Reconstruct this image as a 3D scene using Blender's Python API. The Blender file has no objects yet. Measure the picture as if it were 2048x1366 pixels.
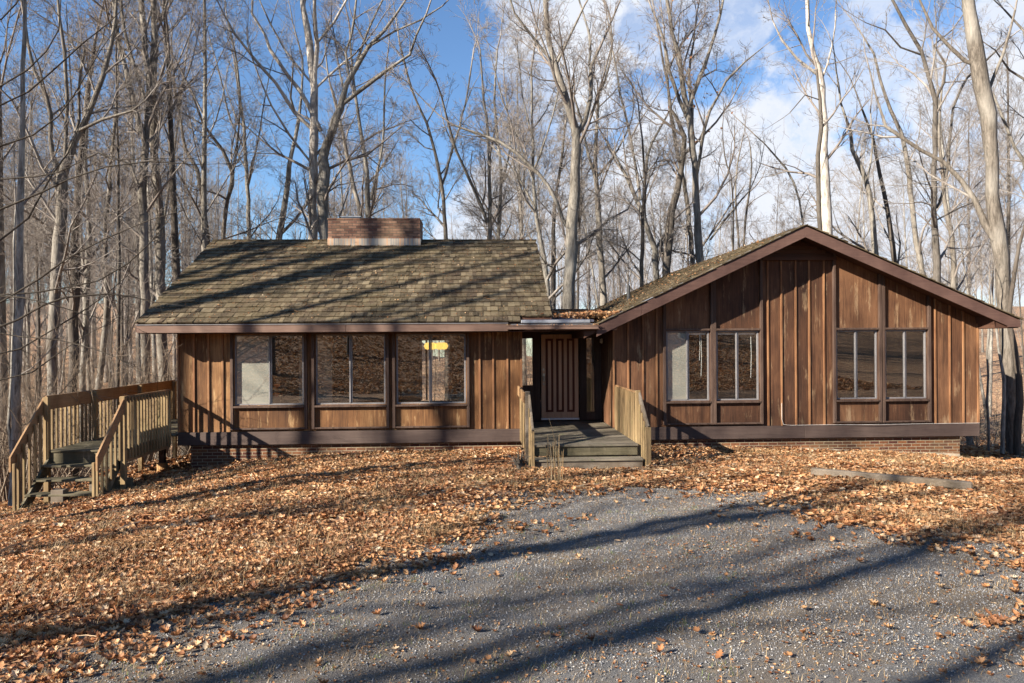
import bpy, math, random
import numpy as np
from mathutils import Vector, Matrix
C = bpy.context.scene.collection
SC = bpy.context.scene
PI = math.pi
# ------------------------------------------------------------------ camera, sky, sun, exposure
F = 1450.0
EYE = Vector((0, 0, 1.9))
YAW = math.atan(64.0/F); ROLL = 0.0062
_d = Vector((math.sin(YAW), math.cos(YAW), 0)); _r0 = Vector((math.cos(YAW), -math.sin(YAW), 0)); _u0 = Vector((0, 0, 1))
_r = _r0*math.cos(ROLL) - _u0*math.sin(ROLL); _u = _u0*math.cos(ROLL) + _r0*math.sin(ROLL)
cam_d = bpy.data.cameras.new('camera'); cam = bpy.data.objects.new('camera', cam_d); C.objects.link(cam)
cam_d.sensor_width = 36.0; cam_d.lens = 36.0*F/2048; cam_d.clip_end = 2000; cam_d.clip_start = 0.05
m3 = Matrix((_r, _u, -_d)).transposed()
cam.matrix_world = Matrix.Translation(EYE) @ m3.to_4x4()
SC.camera = cam

def ray(px, py):
    return _d + _r*((px-1024)/F) + _u*((683-py)/F)
def P(px, py, Y):
    v = ray(px, py); return EYE + v*(Y/v.y)

SUN = Vector((-1.7, -1.0, 0.98)).normalized()      # direction towards the sun
ELEV = math.asin(SUN.z)
w = bpy.data.worlds.new('World'); SC.world = w; w.use_nodes = True
nt = w.node_tree; nt.nodes.clear()
def N(nt, t, **kw):
    n = nt.nodes.new(t)
    for k, v in kw.items():
        if k.startswith('i_'): n.inputs[k[2:].replace('_', ' ')].default_value = v
        else: setattr(n, k, v)
    return n
out = N(nt, 'ShaderNodeOutputWorld'); bg = N(nt, 'ShaderNodeBackground'); bg.inputs[1].default_value = 1.0
sky = N(nt, 'ShaderNodeTexSky'); sky.sky_type = 'NISHITA'; sky.sun_disc = False
sky.sun_elevation = ELEV; sky.sun_rotation = math.atan2(SUN.x, SUN.y); sky.air_density = 1.0; sky.dust_density = 0.15; sky.ozone_density = 2.5
SKY_K = 0.052
sk = N(nt, 'ShaderNodeVectorMath', operation='SCALE'); tn = N(nt, 'ShaderNodeVectorMath', operation='MULTIPLY'); nt.links.new(sky.outputs[0], tn.inputs[0]); tn.inputs[1].default_value = (.86, 1.02, 1.18); nt.links.new(tn.outputs[0], sk.inputs[0]); sk.inputs['Scale'].default_value = SKY_K
tc = N(nt, 'ShaderNodeTexCoord')
nz = N(nt, 'ShaderNodeTexNoise'); nz.inputs['Scale'].default_value = 5.0; nz.inputs['Detail'].default_value = 7; nz.inputs['Roughness'].default_value = 0.6
nt.links.new(tc.outputs['Generated'], nz.inputs['Vector'])
off = N(nt, 'ShaderNodeVectorMath', operation='SUBTRACT'); nt.links.new(nz.outputs['Color'], off.inputs[0]); off.inputs[1].default_value = (.5, .5, .5)
of2 = N(nt, 'ShaderNodeVectorMath', operation='SCALE'); nt.links.new(off.outputs[0], of2.inputs[0]); of2.inputs['Scale'].default_value = .36
wd = N(nt, 'ShaderNodeVectorMath', operation='ADD'); nt.links.new(tc.outputs['Generated'], wd.inputs[0]); nt.links.new(of2.outputs[0], wd.inputs[1])
# cloud banks: (pixel direction, angular radius, weight)
banks = [(1250, 40, .13, 1), (1390, 90, .09, .9), (1120, 180, .09, .6), (1560, 165, .055, .85), (1600, 370, .13, 1), (1830, 430, .16, 1),
         (1480, 430, .12, 1), (1990, 290, .12, 1), (1730, 120, .07, .7), (2040, 60, .10, .9), (1040, 470, .12, .9), (1290, 470, .15, 1),
         (1100, 330, .07, .6), (2300, 300, .3, 1)]
acc = None
for (px, py, rr, wt) in banks:
    v = ray(px, py).normalized()
    ds = N(nt, 'ShaderNodeVectorMath', operation='DISTANCE'); nt.links.new(wd.outputs[0], ds.inputs[0]); ds.inputs[1].default_value = v
    mr = N(nt, 'ShaderNodeMapRange', interpolation_type='SMOOTHSTEP'); nt.links.new(ds.outputs['Value'], mr.inputs['Value'])
    mr.inputs['From Min'].default_value = rr*1.02; mr.inputs['From Max'].default_value = rr*.66; mr.inputs['To Min'].default_value = 0; mr.inputs['To Max'].default_value = wt
    if acc is None: acc = mr.outputs[0]
    else:
        mx = N(nt, 'ShaderNodeMath', operation='MAXIMUM'); nt.links.new(acc, mx.inputs[0]); nt.links.new(mr.outputs[0], mx.inputs[1]); acc = mx.outputs[0]
nz2 = N(nt, 'ShaderNodeTexNoise'); nz2.inputs['Scale'].default_value = 7.0; nz2.inputs['Detail'].default_value = 8
nt.links.new(wd.outputs[0], nz2.inputs['Vector'])
cr = N(nt, 'ShaderNodeMapRange'); nt.links.new(nz2.outputs['Fac'], cr.inputs['Value']); cr.inputs['From Min'].default_value = .36; cr.inputs['From Max'].default_value = .5; cr.inputs['To Min'].default_value = .42; cr.inputs['To Max'].default_value = 1.0
cm = N(nt, 'ShaderNodeMath', operation='MULTIPLY'); nt.links.new(acc, cm.inputs[0]); nt.links.new(cr.outputs[0], cm.inputs[1])
ccol = N(nt, 'ShaderNodeMix', data_type='RGBA'); nt.links.new(nz2.outputs['Fac'], ccol.inputs['Factor'])
ccol.inputs[6].default_value = (.22, .25, .31, 1); ccol.inputs[7].default_value = (.325, .325, .33, 1)
mixc = N(nt, 'ShaderNodeMix', data_type='RGBA'); nt.links.new(cm.outputs[0], mixc.inputs['Factor']); nt.links.new(sk.outputs[0], mixc.inputs[6]); nt.links.new(ccol.outputs[2], mixc.inputs[7])
nt.links.new(mixc.outputs[2], bg.inputs[0]); nt.links.new(bg.outputs[0], out.inputs[0])
sd = bpy.data.lights.new('sun', 'SUN'); sd.energy = 5.0; sd.angle = math.radians(.55); sd.color = (1, .91, .78)
so = bpy.data.objects.new('sun', sd); C.objects.link(so); so.rotation_euler = SUN.to_track_quat('Z', 'Y').to_euler(); so.location = (-30, -20, 30)
vs = SC.view_settings; vs.view_transform = 'Standard'; vs.look = 'None'; vs.exposure = 1.68; vs.gamma = 1; vs.use_curve_mapping = False
SC.cycles.max_bounces = 6; SC.cycles.diffuse_bounces = 3; SC.cycles.transparent_max_bounces = 12; SC.cycles.caustics_reflective = False; SC.cycles.caustics_refractive = False

# ------------------------------------------------------------------ materials
MT = {}
def mat(name): 
    m = bpy.data.materials.new(name); m.use_nodes = True; MT[name] = m
    nt = m.node_tree; b = nt.nodes['Principled BSDF']; return m, nt, b
def ramp(nt, stops, fac):
    r = nt.nodes.new('ShaderNodeValToRGB'); e = r.color_ramp.elements
    while len(e) < len(stops): e.new(.5)
    for k, (p, c) in enumerate(stops): e[k].position = p; e[k].color = (*c, 1)
    nt.links.new(fac, r.inputs[0]); return r.outputs[0]
def noise(nt, scale, vec=(1, 1, 1), detail=4, rough=.55, coord='Object', dist=0):
    t = nt.nodes.new('ShaderNodeTexCoord'); mp = nt.nodes.new('ShaderNodeMapping'); mp.inputs['Scale'].default_value = vec
    n = nt.nodes.new('ShaderNodeTexNoise'); n.inputs['Scale'].default_value = scale; n.inputs['Detail'].default_value = detail; n.inputs['Roughness'].default_value = rough; n.inputs['Distortion'].default_value = dist
    nt.links.new(t.outputs[coord], mp.inputs[0]); nt.links.new(mp.outputs[0], n.inputs['Vector']); return n.outputs['Fac']
def mixrgb(nt, fac, a, b, mode='MIX'):
    m = nt.nodes.new('ShaderNodeMix'); m.data_type = 'RGBA'; m.blend_type = mode
    for s, v in ((0, fac), (6, a), (7, b)):
        if hasattr(v, 'links') or hasattr(v, 'is_linked'): nt.links.new(v, m.inputs[s])
        else: m.inputs[s].default_value = v if s == 0 else (*v, 1)
    return m.outputs[2]
def mth(nt, op, a, b):
    m = nt.nodes.new('ShaderNodeMath'); m.operation = op
    for k, v in ((0, a), (1, b)):
        if isinstance(v, (int, float)): m.inputs[k].default_value = v
        else: nt.links.new(v, m.inputs[k])
    return m.outputs[0]
def rng_(nt, v, a, b, c, d):
    m = nt.nodes.new('ShaderNodeMapRange'); nt.links.new(v, m.inputs[0])
    for k, x in enumerate((a, b, c, d)): m.inputs[k+1].default_value = x
    return m.outputs[0]
def bump(nt, b, h, strength=.4, dist=.01):
    bm = nt.nodes.new('ShaderNodeBump'); bm.inputs['Strength'].default_value = strength; bm.inputs['Distance'].default_value = dist
    nt.links.new(h, bm.inputs['Height']); nt.links.new(bm.outputs[0], b.inputs['Normal'])
def island(nt): return nt.nodes.new('ShaderNodeNewGeometry').outputs['Random Per Island']

def wood(name, dark, mid, light, axis='z', rough=.75, blotch=.6, grain=(26, 26, 1.1), spec=.25, worn=None):
    m, nt, b = mat(name)
    g = {'z': grain, 'x': (grain[2], grain[0], grain[1]), 'y': (grain[0], grain[2], grain[1])}[axis]
    n1 = noise(nt, 1.6, g, 6, .65, dist=.4); n2 = noise(nt, blotch, (1, 1, .6), 5, .6); isl = island(nt)
    f = mth(nt, 'ADD', mth(nt, 'MULTIPLY', n1, .45), mth(nt, 'MULTIPLY', n2, .75))
    f = mth(nt, 'ADD', f, mth(nt, 'MULTIPLY', mth(nt, 'SUBTRACT', isl, .5), .22))
    col = ramp(nt, [(.35, dark), (.58, mid), (.85, light)], f)
    if worn:
        n3 = noise(nt, 2.2, (2.5, 2.5, .45), 7, .7)
        col = mixrgb(nt, rng_(nt, n3, .56, .68, 0, .75), col, worn)
    if axis == 'z':
        n4 = noise(nt, 1.3, (9, 9, .5), 5, .7); col = mixrgb(nt, rng_(nt, n4, .50, .66, 0, .62), col, tuple(x*.75 for x in dark))
        n5 = noise(nt, 55, (1, 1, .5), 2); col = mixrgb(nt, rng_(nt, n5, .70, .76, 0, .6), col, tuple(x*.6 for x in dark))
    nt.links.new(col, b.inputs['Base Color']); b.inputs['Roughness'].default_value = rough; b.inputs['Specular IOR Level'].default_value = spec
    bump(nt, b, n1, .35, .006); return m
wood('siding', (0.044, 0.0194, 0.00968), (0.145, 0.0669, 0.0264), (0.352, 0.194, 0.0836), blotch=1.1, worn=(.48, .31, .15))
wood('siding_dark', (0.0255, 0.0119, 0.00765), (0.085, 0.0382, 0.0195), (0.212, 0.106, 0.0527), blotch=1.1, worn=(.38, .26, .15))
wood('batten', (.07, .028, .013), (.17, .075, .034), (.32, .17, .08), blotch=1.5)
wood('trim', (0.028, 0.0168, 0.0128), (0.056, 0.0336, 0.0248), (0.112, 0.072, 0.0528), blotch=1.2)
wood('beam', (0.0298, 0.0204, 0.0187), (0.0553, 0.0374, 0.0323), (0.102, 0.0723, 0.0595), axis='x', blotch=1.0)
wood('fascia', (0.0585, 0.0328, 0.025), (0.117, 0.0686, 0.0515), (0.195, 0.125, 0.0936), axis='x', blotch=1.1)
wood('fascia_dark', (0.0351, 0.0187, 0.0148), (0.0663, 0.0351, 0.0281), (0.117, 0.0663, 0.0515), axis='x', blotch=1.3)
wood('soffit', (.03, .014, .009), (.06, .028, .018), (.10, .05, .03), axis='x')
wood('deckwood', (.055, .04, .022), (.165, .108, .052), (.33, .235, .12), blotch=1.3, worn=(.11, .105, .045))
wood('deckrail', (.08, .05, .025), (.18, .10, .048), (.33, .205, .105), axis='x', blotch=1.3, worn=(.11, .10, .045))
wood('deckrail_y', (.08, .05, .025), (.18, .10, .048), (.33, .205, .105), axis='y', blotch=1.3, worn=(.11, .10, .045))
wood('mossy', (0.0238, 0.0213, 0.0136), (0.0595, 0.051, 0.0289), (0.136, 0.115, 0.0723), axis='x', blotch=2.2, worn=(.24, .20, .14))
wood('greydeck', (0.04, 0.036, 0.0264), (0.096, 0.08, 0.0576), (0.192, 0.164, 0.124), axis='x', blotch=2.0, worn=(.09, .10, .05))
wood('timber', (0.035, 0.028, 0.021), (0.091, 0.07, 0.049), (0.189, 0.154, 0.119), axis='x', blotch=3)
wood('door', (0.378, 0.207, 0.117), (0.486, 0.288, 0.171), (0.558, 0.36, 0.234), blotch=.8, rough=.5)
wood('door_groove', (.06, .018, .010), (.10, .030, .016), (.13, .045, .025))
wood('interior', (.07, .05, .03), (.09, .062, .04), (.11, .08, .05), blotch=.5)

def plain(name, col, rough=.6, metal=0, nscale=8, var=.25, spec=.5, emit=None):
    m, nt, b = mat(name); n = noise(nt, nscale, (1, 1, 1), 6, .65)
    c = mixrgb(nt, rng_(nt, n, .3, .7, 0, 1), tuple(x*(1-var) for x in col), tuple(min(1, x*(1+var)) for x in col))
    nt.links.new(c, b.inputs['Base Color']); b.inputs['Roughness'].default_value = rough; b.inputs['Metallic'].default_value = metal; b.inputs['Specular IOR Level'].default_value = spec
    if emit: b.inputs['Emission Color'].default_value = (*col, 1); b.inputs['Emission Strength'].default_value = emit
    return m
plain('alu', (.17, .16, .16), .5, 0, 20, .2)
plain('alu_dark', (.10, .09, .085), .5, .2, 20, .2)
plain('flash', (.33, .34, .36), .4, .5, 6, .4)
plain('shade', (.34, .325, .285), .9, 0, 60, .06)
plain('plaster', (.34, .30, .23), .9, 0, 3, .12)
plain('carpet', (.07, .055, .04), 1, 0, 20, .3)
plain('white', (.6, .6, .58), .5, 0, 20, .12)
plain('concrete', (.40, .33, .24), .9, 0, 9, .3)
plain('pier', (.30, .17, .07), .9, 0, 7, .3)
plain('cable', (.55, .52, .48), .6)
plain('pipe', (.05, .05, .05), .7)
plain('brass', (.35, .32, .26), .3, .9)
plain('amber', (.85, .52, .12), .4, 0, 9, .1, emit=.55)
plain('louvre', (.045, .05, .085), .5, 0, 12, .3)
plain('membrane', (.05, .05, .07), .6, 0, 7, .4)
plain('orange_cloth', (.7, .16, .02), .8)

def glass():
    m = bpy.data.materials.new('glass'); m.use_nodes = True; MT['glass'] = m; nt = m.node_tree; nt.nodes.clear()
    o = nt.nodes.new('ShaderNodeOutputMaterial'); mx = nt.nodes.new('ShaderNodeMixShader'); t = nt.nodes.new('ShaderNodeBsdfTransparent'); g = nt.nodes.new('ShaderNodeBsdfGlossy')
    g.inputs['Roughness'].default_value = 0; t.inputs[0].default_value = (.93, .95, .93, 1); g.inputs[0].default_value = (1, 1, 1, 1)
    lw = nt.nodes.new('ShaderNodeLayerWeight'); lw.inputs[0].default_value = .5
    n = noise(nt, 1.1, (1, 1, 1), 1); b = nt.nodes.new('ShaderNodeBump'); b.inputs['Strength'].default_value = .05; b.inputs['Distance'].default_value = .02
    nt.links.new(n, b.inputs['Height']); nt.links.new(b.outputs[0], g.inputs['Normal'])
    d = nt.nodes.new('ShaderNodeBsdfDiffuse'); d.inputs[0].default_value = (.5, .5, .48, 1)
    mx2 = nt.nodes.new('ShaderNodeMixShader'); sp = noise(nt, 60, (1, 1, 1), 5, .8)
    nt.links.new(rng_(nt, sp, .60, .74, .006, .16), mx2.inputs[0]); nt.links.new(t.outputs[0], mx2.inputs[1]); nt.links.new(d.outputs[0], mx2.inputs[2])
    nt.links.new(rng_(nt, mth(nt, 'POWER', lw.outputs['Facing'], 4.0), 0, 1, .17, .95), mx.inputs[0]); nt.links.new(mx2.outputs[0], mx.inputs[1]); nt.links.new(g.outputs[0], mx.inputs[2]); nt.links.new(mx.outputs[0], o.inputs[0])
glass()

def brick(name, c1, c2, mortar, axes='xz', lum=1):
    m, nt, b = mat(name); t = nt.nodes.new('ShaderNodeTexCoord'); s = nt.nodes.new('ShaderNodeSeparateXYZ'); nt.links.new(t.outputs['Object'], s.inputs[0])
    c = nt.nodes.new('ShaderNodeCombineXYZ'); h = mth(nt, 'ADD', s.outputs[0], s.outputs[1]); nt.links.new(h, c.inputs[0]); nt.links.new(s.outputs[2], c.inputs[1])
    k = nt.nodes.new('ShaderNodeTexBrick'); nt.links.new(c.outputs[0], k.inputs['Vector']); k.inputs['Scale'].default_value = 1
    k.inputs['Brick Width'].default_value = .213; k.inputs['Row Height'].default_value = .068; k.inputs['Mortar Size'].default_value = .008; k.inputs['Mortar Smooth'].default_value = .25
    k.inputs['Color1'].default_value = (*c1, 1); k.inputs['Color2'].default_value = (*c2, 1); k.inputs['Mortar'].default_value = (*mortar, 1); k.inputs['Bias'].default_value = -.15
    n = noise(nt, 14, (1, 1, 1), 5); col = mixrgb(nt, .6, k.outputs['Color'], mixrgb(nt, rng_(nt, n, .3, .7, 0, 1), (.35, .33, .32), (1, 1, 1)), 'MULTIPLY')
    n2 = noise(nt, 1.1, (1, 1, 1), 4); col = mixrgb(nt, rng_(nt, n2, .45, .7, 0, .35), col, (.12, .10, .05))
    nt.links.new(col, b.inputs['Base Color']); b.inputs['Roughness'].default_value = .9
    hh = mth(nt, 'SUBTRACT', mth(nt, 'MULTIPLY', n, .3), k.outputs['Fac']); bump(nt, b, hh, .7, .006)
brick('brick', (.085, .022, .012), (.27, .105, .034), (.32, .255, .17))
brick('chimney_brick', (.15, .062, .04), (.42, .23, .145), (.09, .07, .055))

def shingle():
    m, nt, b = mat('shingle'); isl = island(nt); n1 = noise(nt, 1.0, (30, 3, 30), 5); n2 = noise(nt, .7, (1, 1, 1), 6, .65); n3 = noise(nt, 3.5, (1, 1, 1), 5, .7)
    c = ramp(nt, [(0, (.020, .015, .010)), (.35, (.062, .045, .028)), (.7, (.108, .082, .049)), (1, (.19, .15, .095))], isl)
    c = mixrgb(nt, rng_(nt, n2, .4, .62, 0, .75), c, (.075, .058, .030)); c = mixrgb(nt, rng_(nt, n3, .5, .72, 0, .8), c, (.07, .045, .032))
    c = mixrgb(nt, rng_(nt, n1, .4, .85, 0, .5), c, (.17, .14, .095)); nt.links.new(c, b.inputs['Base Color']); b.inputs['Roughness'].default_value = .92; b.inputs['Specular IOR Level'].default_value = .15
    bump(nt, b, n1, .5, .006)
shingle()
def flashing_old():
    m, nt, b = mat('flash_old'); n = noise(nt, 2, (14, 14, .25), 5); t = nt.nodes.new('ShaderNodeTexCoord')
    c = ramp(nt, [(.3, (.16, .17, .19)), (.5, (.42, .36, .28)), (.62, (.50, .27, .14)), (.75, (.55, .50, .42))], n)
    nt.links.new(c, b.inputs['Base Color']); b.inputs['Roughness'].default_value = .6; b.inputs['Metallic'].default_value = .15
flashing_old()

def bark(name, pale, brown, dark):
    m, nt, b = mat(name); oi = nt.nodes.new('ShaderNodeObjectInfo')
    n1 = noise(nt, 6, (3, 3, .5), 6, .75, dist=.5); n2 = noise(nt, .9, (1, 1, .7), 4)
    c = mixrgb(nt, rng_(nt, oi.outputs['Random'], 0, 1, 0, 1), pale, brown)
    c = mixrgb(nt, rng_(nt, n1, .38, .66, .95, 0), c, dark); c = mixrgb(nt, rng_(nt, n2, .48, .68, 0, .45), c, tuple(x*1.35 for x in pale))  # broad pale patches put sun dappled through twigs into the bark colour
    nt.links.new(c, b.inputs['Base Color']); b.inputs['Roughness'].default_value = .9; b.inputs['Specular IOR Level'].default_value = .15; bump(nt, b, n1, .9, .03)
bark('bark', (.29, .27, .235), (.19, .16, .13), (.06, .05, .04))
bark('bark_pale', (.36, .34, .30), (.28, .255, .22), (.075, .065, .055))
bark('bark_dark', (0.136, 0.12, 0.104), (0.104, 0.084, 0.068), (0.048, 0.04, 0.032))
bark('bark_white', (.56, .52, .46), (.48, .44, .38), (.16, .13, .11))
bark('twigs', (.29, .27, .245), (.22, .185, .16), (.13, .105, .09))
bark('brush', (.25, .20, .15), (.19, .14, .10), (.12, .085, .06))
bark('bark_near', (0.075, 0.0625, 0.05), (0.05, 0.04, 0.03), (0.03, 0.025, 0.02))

def leafmat(name, stops, trans=.25):
    m, nt, b = mat(name); isl = island(nt); n = noise(nt, 30, (1, 1, 1), 3)
    c = ramp(nt, stops, isl)
    if name == 'leaf':
        n7 = noise(nt, 1.1, (1, 1, 1), 5, .65); c = mixrgb(nt, rng_(nt, n7, .45, .62, 0, .6), c, (.17, .078, .04)); n8 = noise(nt, .8, (1.3, 1, 1), 4, .6); c = mixrgb(nt, rng_(nt, n8, .52, .66, 0, .45), c, (.42, .28, .14))
    c = mixrgb(nt, .5, c, mixrgb(nt, rng_(nt, n, .3, .7, 0, 1), (.55, .5, .45), (1.15, 1.1, 1.05)), 'MULTIPLY')
    nt.links.new(c, b.inputs['Base Color']); b.inputs['Roughness'].default_value = .62; b.inputs['Specular IOR Level'].default_value = .35
    tr = nt.nodes.new('ShaderNodeBsdfTranslucent'); nt.links.new(c, tr.inputs[0]); mx = nt.nodes.new('ShaderNodeMixShader'); mx.inputs[0].default_value = trans
    o = nt.nodes['Material Output']; nt.links.new(b.outputs[0], mx.inputs[1]); nt.links.new(tr.outputs[0], mx.inputs[2]); nt.links.new(mx.outputs[0], o.inputs[0])
LEAF = [(0, (.09, .038, .02)), (.13, (.22, .088, .036)), (.36, (.42, .19, .078)), (.62, (.55, .29, .13)), (.86, (.63, .42, .23)), (1, (.65, .53, .38))]
leafmat('leaf', LEAF); leafmat('leaf_tree', [(0, (.25, .10, .04)), (1, (.40, .22, .12))], .3)
leafmat('straw', [(0, (.24, .16, .075)), (.6, (.40, .28, .145)), (1, (.56, .44, .27))], .2)
leafmat('green_blade', [(0, (.10, .14, .03)), (1, (.20, .24, .06))], .3)

def ground_mat():
    m, nt, b = mat('forest_floor'); t = nt.nodes.new('ShaderNodeTexCoord'); mp = nt.nodes.new('ShaderNodeMapping'); mp.inputs['Scale'].default_value = (11, 11, 11)
    nt.links.new(t.outputs['Object'], mp.inputs[0]); v = nt.nodes.new('ShaderNodeTexVoronoi'); nt.links.new(mp.outputs[0], v.inputs['Vector']); v.inputs['Scale'].default_value = 1
    s = nt.nodes.new('ShaderNodeSeparateColor'); nt.links.new(v.outputs['Color'], s.inputs[0])
    c = ramp(nt, [(0, (.10, .05, .027)), (.4, (.24, .125, .062)), (.75, (.38, .22, .115)), (1, (.50, .36, .21))], s.outputs[0])
    n = noise(nt, .5, (1, 1, 1), 6, .65); c = mixrgb(nt, rng_(nt, n, .4, .65, 0, .5), c, (.14, .085, .05)); nt.links.new(c, b.inputs['Base Color']); b.inputs['Roughness'].default_value = .95
    bump(nt, b, v.outputs['Distance'], .8, .04)
    m, nt, b = mat('gravel'); mp = nt.nodes.new('ShaderNodeMapping'); t = nt.nodes.new('ShaderNodeTexCoord'); mp.inputs['Scale'].default_value = (42, 42, 42); nt.links.new(t.outputs['Object'], mp.inputs[0])
    v = nt.nodes.new('ShaderNodeTexVoronoi'); nt.links.new(mp.outputs[0], v.inputs['Vector']); s = nt.nodes.new('ShaderNodeSeparateColor'); nt.links.new(v.outputs['Color'], s.inputs[0])
    c = ramp(nt, [(0, (.065, .066, .074)), (.5, (.16, .16, .167)), (.85, (.27, .265, .26)), (1, (.36, .33, .28))], s.outputs[0])
    n = noise(nt, .8, (1, 1, 1), 6, .6); c = mixrgb(nt, rng_(nt, n, .40, .66, 0, .75), c, (.20, .145, .09)); n = noise(nt, 9, (1, 1, 1), 5, .7); c = mixrgb(nt, rng_(nt, n, .55, .7, 0, .7), c, (.33, .24, .14))
    nt.links.new(c, b.inputs['Base Color']); b.inputs['Roughness'].default_value = .9; bump(nt, b, v.outputs['Distance'], 1, .03)
    m, nt, b = mat('stone'); c = ramp(nt, [(0, (.07, .073, .083)), (.5, (.175, .176, .186)), (.92, (.30, .295, .29)), (1, (.38, .35, .31))], island(nt)); nt.links.new(c, b.inputs['Base Color']); b.inputs['Roughness'].default_value = .85
ground_mat()

# ------------------------------------------------------------------ mesh helpers
def link(name, me, m, parent=None):
    if m: me.materials.append(MT[m])
    o = bpy.data.objects.new(name, me); C.objects.link(o)
    if parent is not None: o.parent = parent
    return o
class M:
    def __init__(s): s.v = []; s.f = []
    def box(s, x0, x1, y0, y1, z0, z1):
        b = len(s.v); s.v += [(x, y, z) for z in (z0, z1) for y in (y0, y1) for x in (x0, x1)]
        s.f += [(b+i for i in q) for q in ()]
        for q in ((0, 2, 3, 1), (4, 5, 7, 6), (0, 1, 5, 4), (2, 6, 7, 3), (0, 4, 6, 2), (1, 3, 7, 5)): s.f.append(tuple(b+i for i in q))
        return s
    def beam(s, a, c, w, h, up=(0, 0, 1)):
        """a board from a to c, w across, h along up"""
        a = Vector(a); c = Vector(c); t = (c-a).normalized(); up = Vector(up); sd = t.cross(up).normalized(); u = sd.cross(t).normalized(); b = len(s.v)
        for p in (a, c):
            for i, j in ((-1, -1), (1, -1), (1, 1), (-1, 1)): s.v.append(tuple(p+sd*(i*w/2)+u*(j*h/2)))
        for q in ((3, 2, 1, 0), (4, 5, 6, 7), (0, 1, 5, 4), (1, 2, 6, 5), (2, 3, 7, 6), (3, 0, 4, 7)): s.f.append(tuple(b+i for i in q))
        return s
    def vbeam(s, a, c, w, h):
        """a board whose ends are cut plumb: section h vertical, w across"""
        a = Vector(a); c = Vector(c); t = Vector((c.x-a.x, c.y-a.y, 0)).normalized(); sd = Vector((t.y, -t.x, 0)); b = len(s.v)
        for p in (a, c):
            for i, j in ((-1, -1), (1, -1), (1, 1), (-1, 1)): s.v.append(tuple(p+sd*(i*w/2)+Vector((0, 0, j*h/2))))
        for q in ((3, 2, 1, 0), (4, 5, 6, 7), (0, 1, 5, 4), (1, 2, 6, 5), (2, 3, 7, 6), (3, 0, 4, 7)): s.f.append(tuple(b+i for i in q))
        return s
    def prism(s, pts, y0, y1):
        """polygon of (x,z) extruded from y0 to y1"""
        b = len(s.v); n = len(pts); s.v += [(x, y0, z) for x, z in pts] + [(x, y1, z) for x, z in pts]
        s.f.append(tuple(range(b, b+n))); s.f.append(tuple(range(b+2*n-1, b+n-1, -1)))
        for i in range(n): j = (i+1) % n; s.f.append((b+j, b+i, b+n+i, b+n+j))
        return s
    def xprism(s, pts, x0, x1):
        b = len(s.v); n = len(pts); s.v += [(x0, y, z) for y, z in pts] + [(x1, y, z) for y, z in pts]
        s.f.append(tuple(range(b+n-1, b-1, -1))); s.f.append(tuple(range(b+n, b+2*n)))
        for i in range(n): j = (i+1) % n; s.f.append((b+i, b+j, b+n+j, b+n+i))
        return s
    def tube(s, pts, rad, k=8, caps=True):
        pts = [Vector(p) for p in pts]; b = len(s.v); n = len(pts); rad = rad if isinstance(rad, (list, tuple)) else [rad]*n
        for i, p in enumerate(pts):
            t = (pts[min(i+1, n-1)]-pts[max(i-1, 0)]).normalized(); a = Vector((0, 0, 1)) if abs(t.z) < .9 else Vector((1, 0, 0)); u = t.cross(a).normalized(); v = t.cross(u)
            for j in range(k): an = 2*PI*j/k; s.v.append(tuple(p+u*(math.cos(an)*rad[i])+v*(math.sin(an)*rad[i])))
        for i in range(n-1):
            for j in range(k): q = (j+1) % k; s.f.append((b+i*k+j, b+i*k+q, b+(i+1)*k+q, b+(i+1)*k+j))
        if caps: s.f.append(tuple(b+j for j in range(k-1, -1, -1))); s.f.append(tuple(b+(n-1)*k+j for j in range(k)))
        return s
    def build(s, name, m, parent=None, loc=None, bevel=0):
        me = bpy.data.meshes.new(name)
        v = s.v
        if loc is not None: v = [(a[0]-loc[0], a[1]-loc[1], a[2]-loc[2]) for a in v]
        me.from_pydata(v, [], s.f); me.update(); o = link(name, me, m, parent)
        if bevel:
            bv = o.modifiers.new('bevel', 'BEVEL'); bv.width = bevel; bv.segments = 1; bv.limit_method = 'ANGLE'
        return o
def np_mesh(name, V, Fc, m, parent=None, smooth=False):
    """V (n,3), Fc (m,k) -> mesh object"""
    me = bpy.data.meshes.new(name); k = Fc.shape[1]; nf = len(Fc)
    me.vertices.add(len(V)); me.vertices.foreach_set('co', V.astype(np.float32).ravel())
    me.loops.add(nf*k); me.loops.foreach_set('vertex_index', Fc.astype(np.int32).ravel())
    me.polygons.add(nf); me.polygons.foreach_set('loop_start', np.arange(0, nf*k, k, dtype=np.int32)); me.polygons.foreach_set('loop_total', np.full(nf, k, dtype=np.int32))
    if smooth: me.polygons.foreach_set('use_smooth', np.ones(nf, dtype=bool))
    me.update(calc_edges=True); return link(name, me, m, parent)
def tag(o, label=None, cat=None, group=None, kind=None):
    if label: o['label'] = label
    if cat: o['category'] = cat
    if group: o['group'] = group
    if kind: o['kind'] = kind
    return o
def thing(name, label, cat, loc=(0, 0, 0), group=None):
    o = bpy.data.objects.new(name, None); C.objects.link(o); o.location = loc; o.empty_display_size = .3
    return tag(o, label, cat, group)

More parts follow.
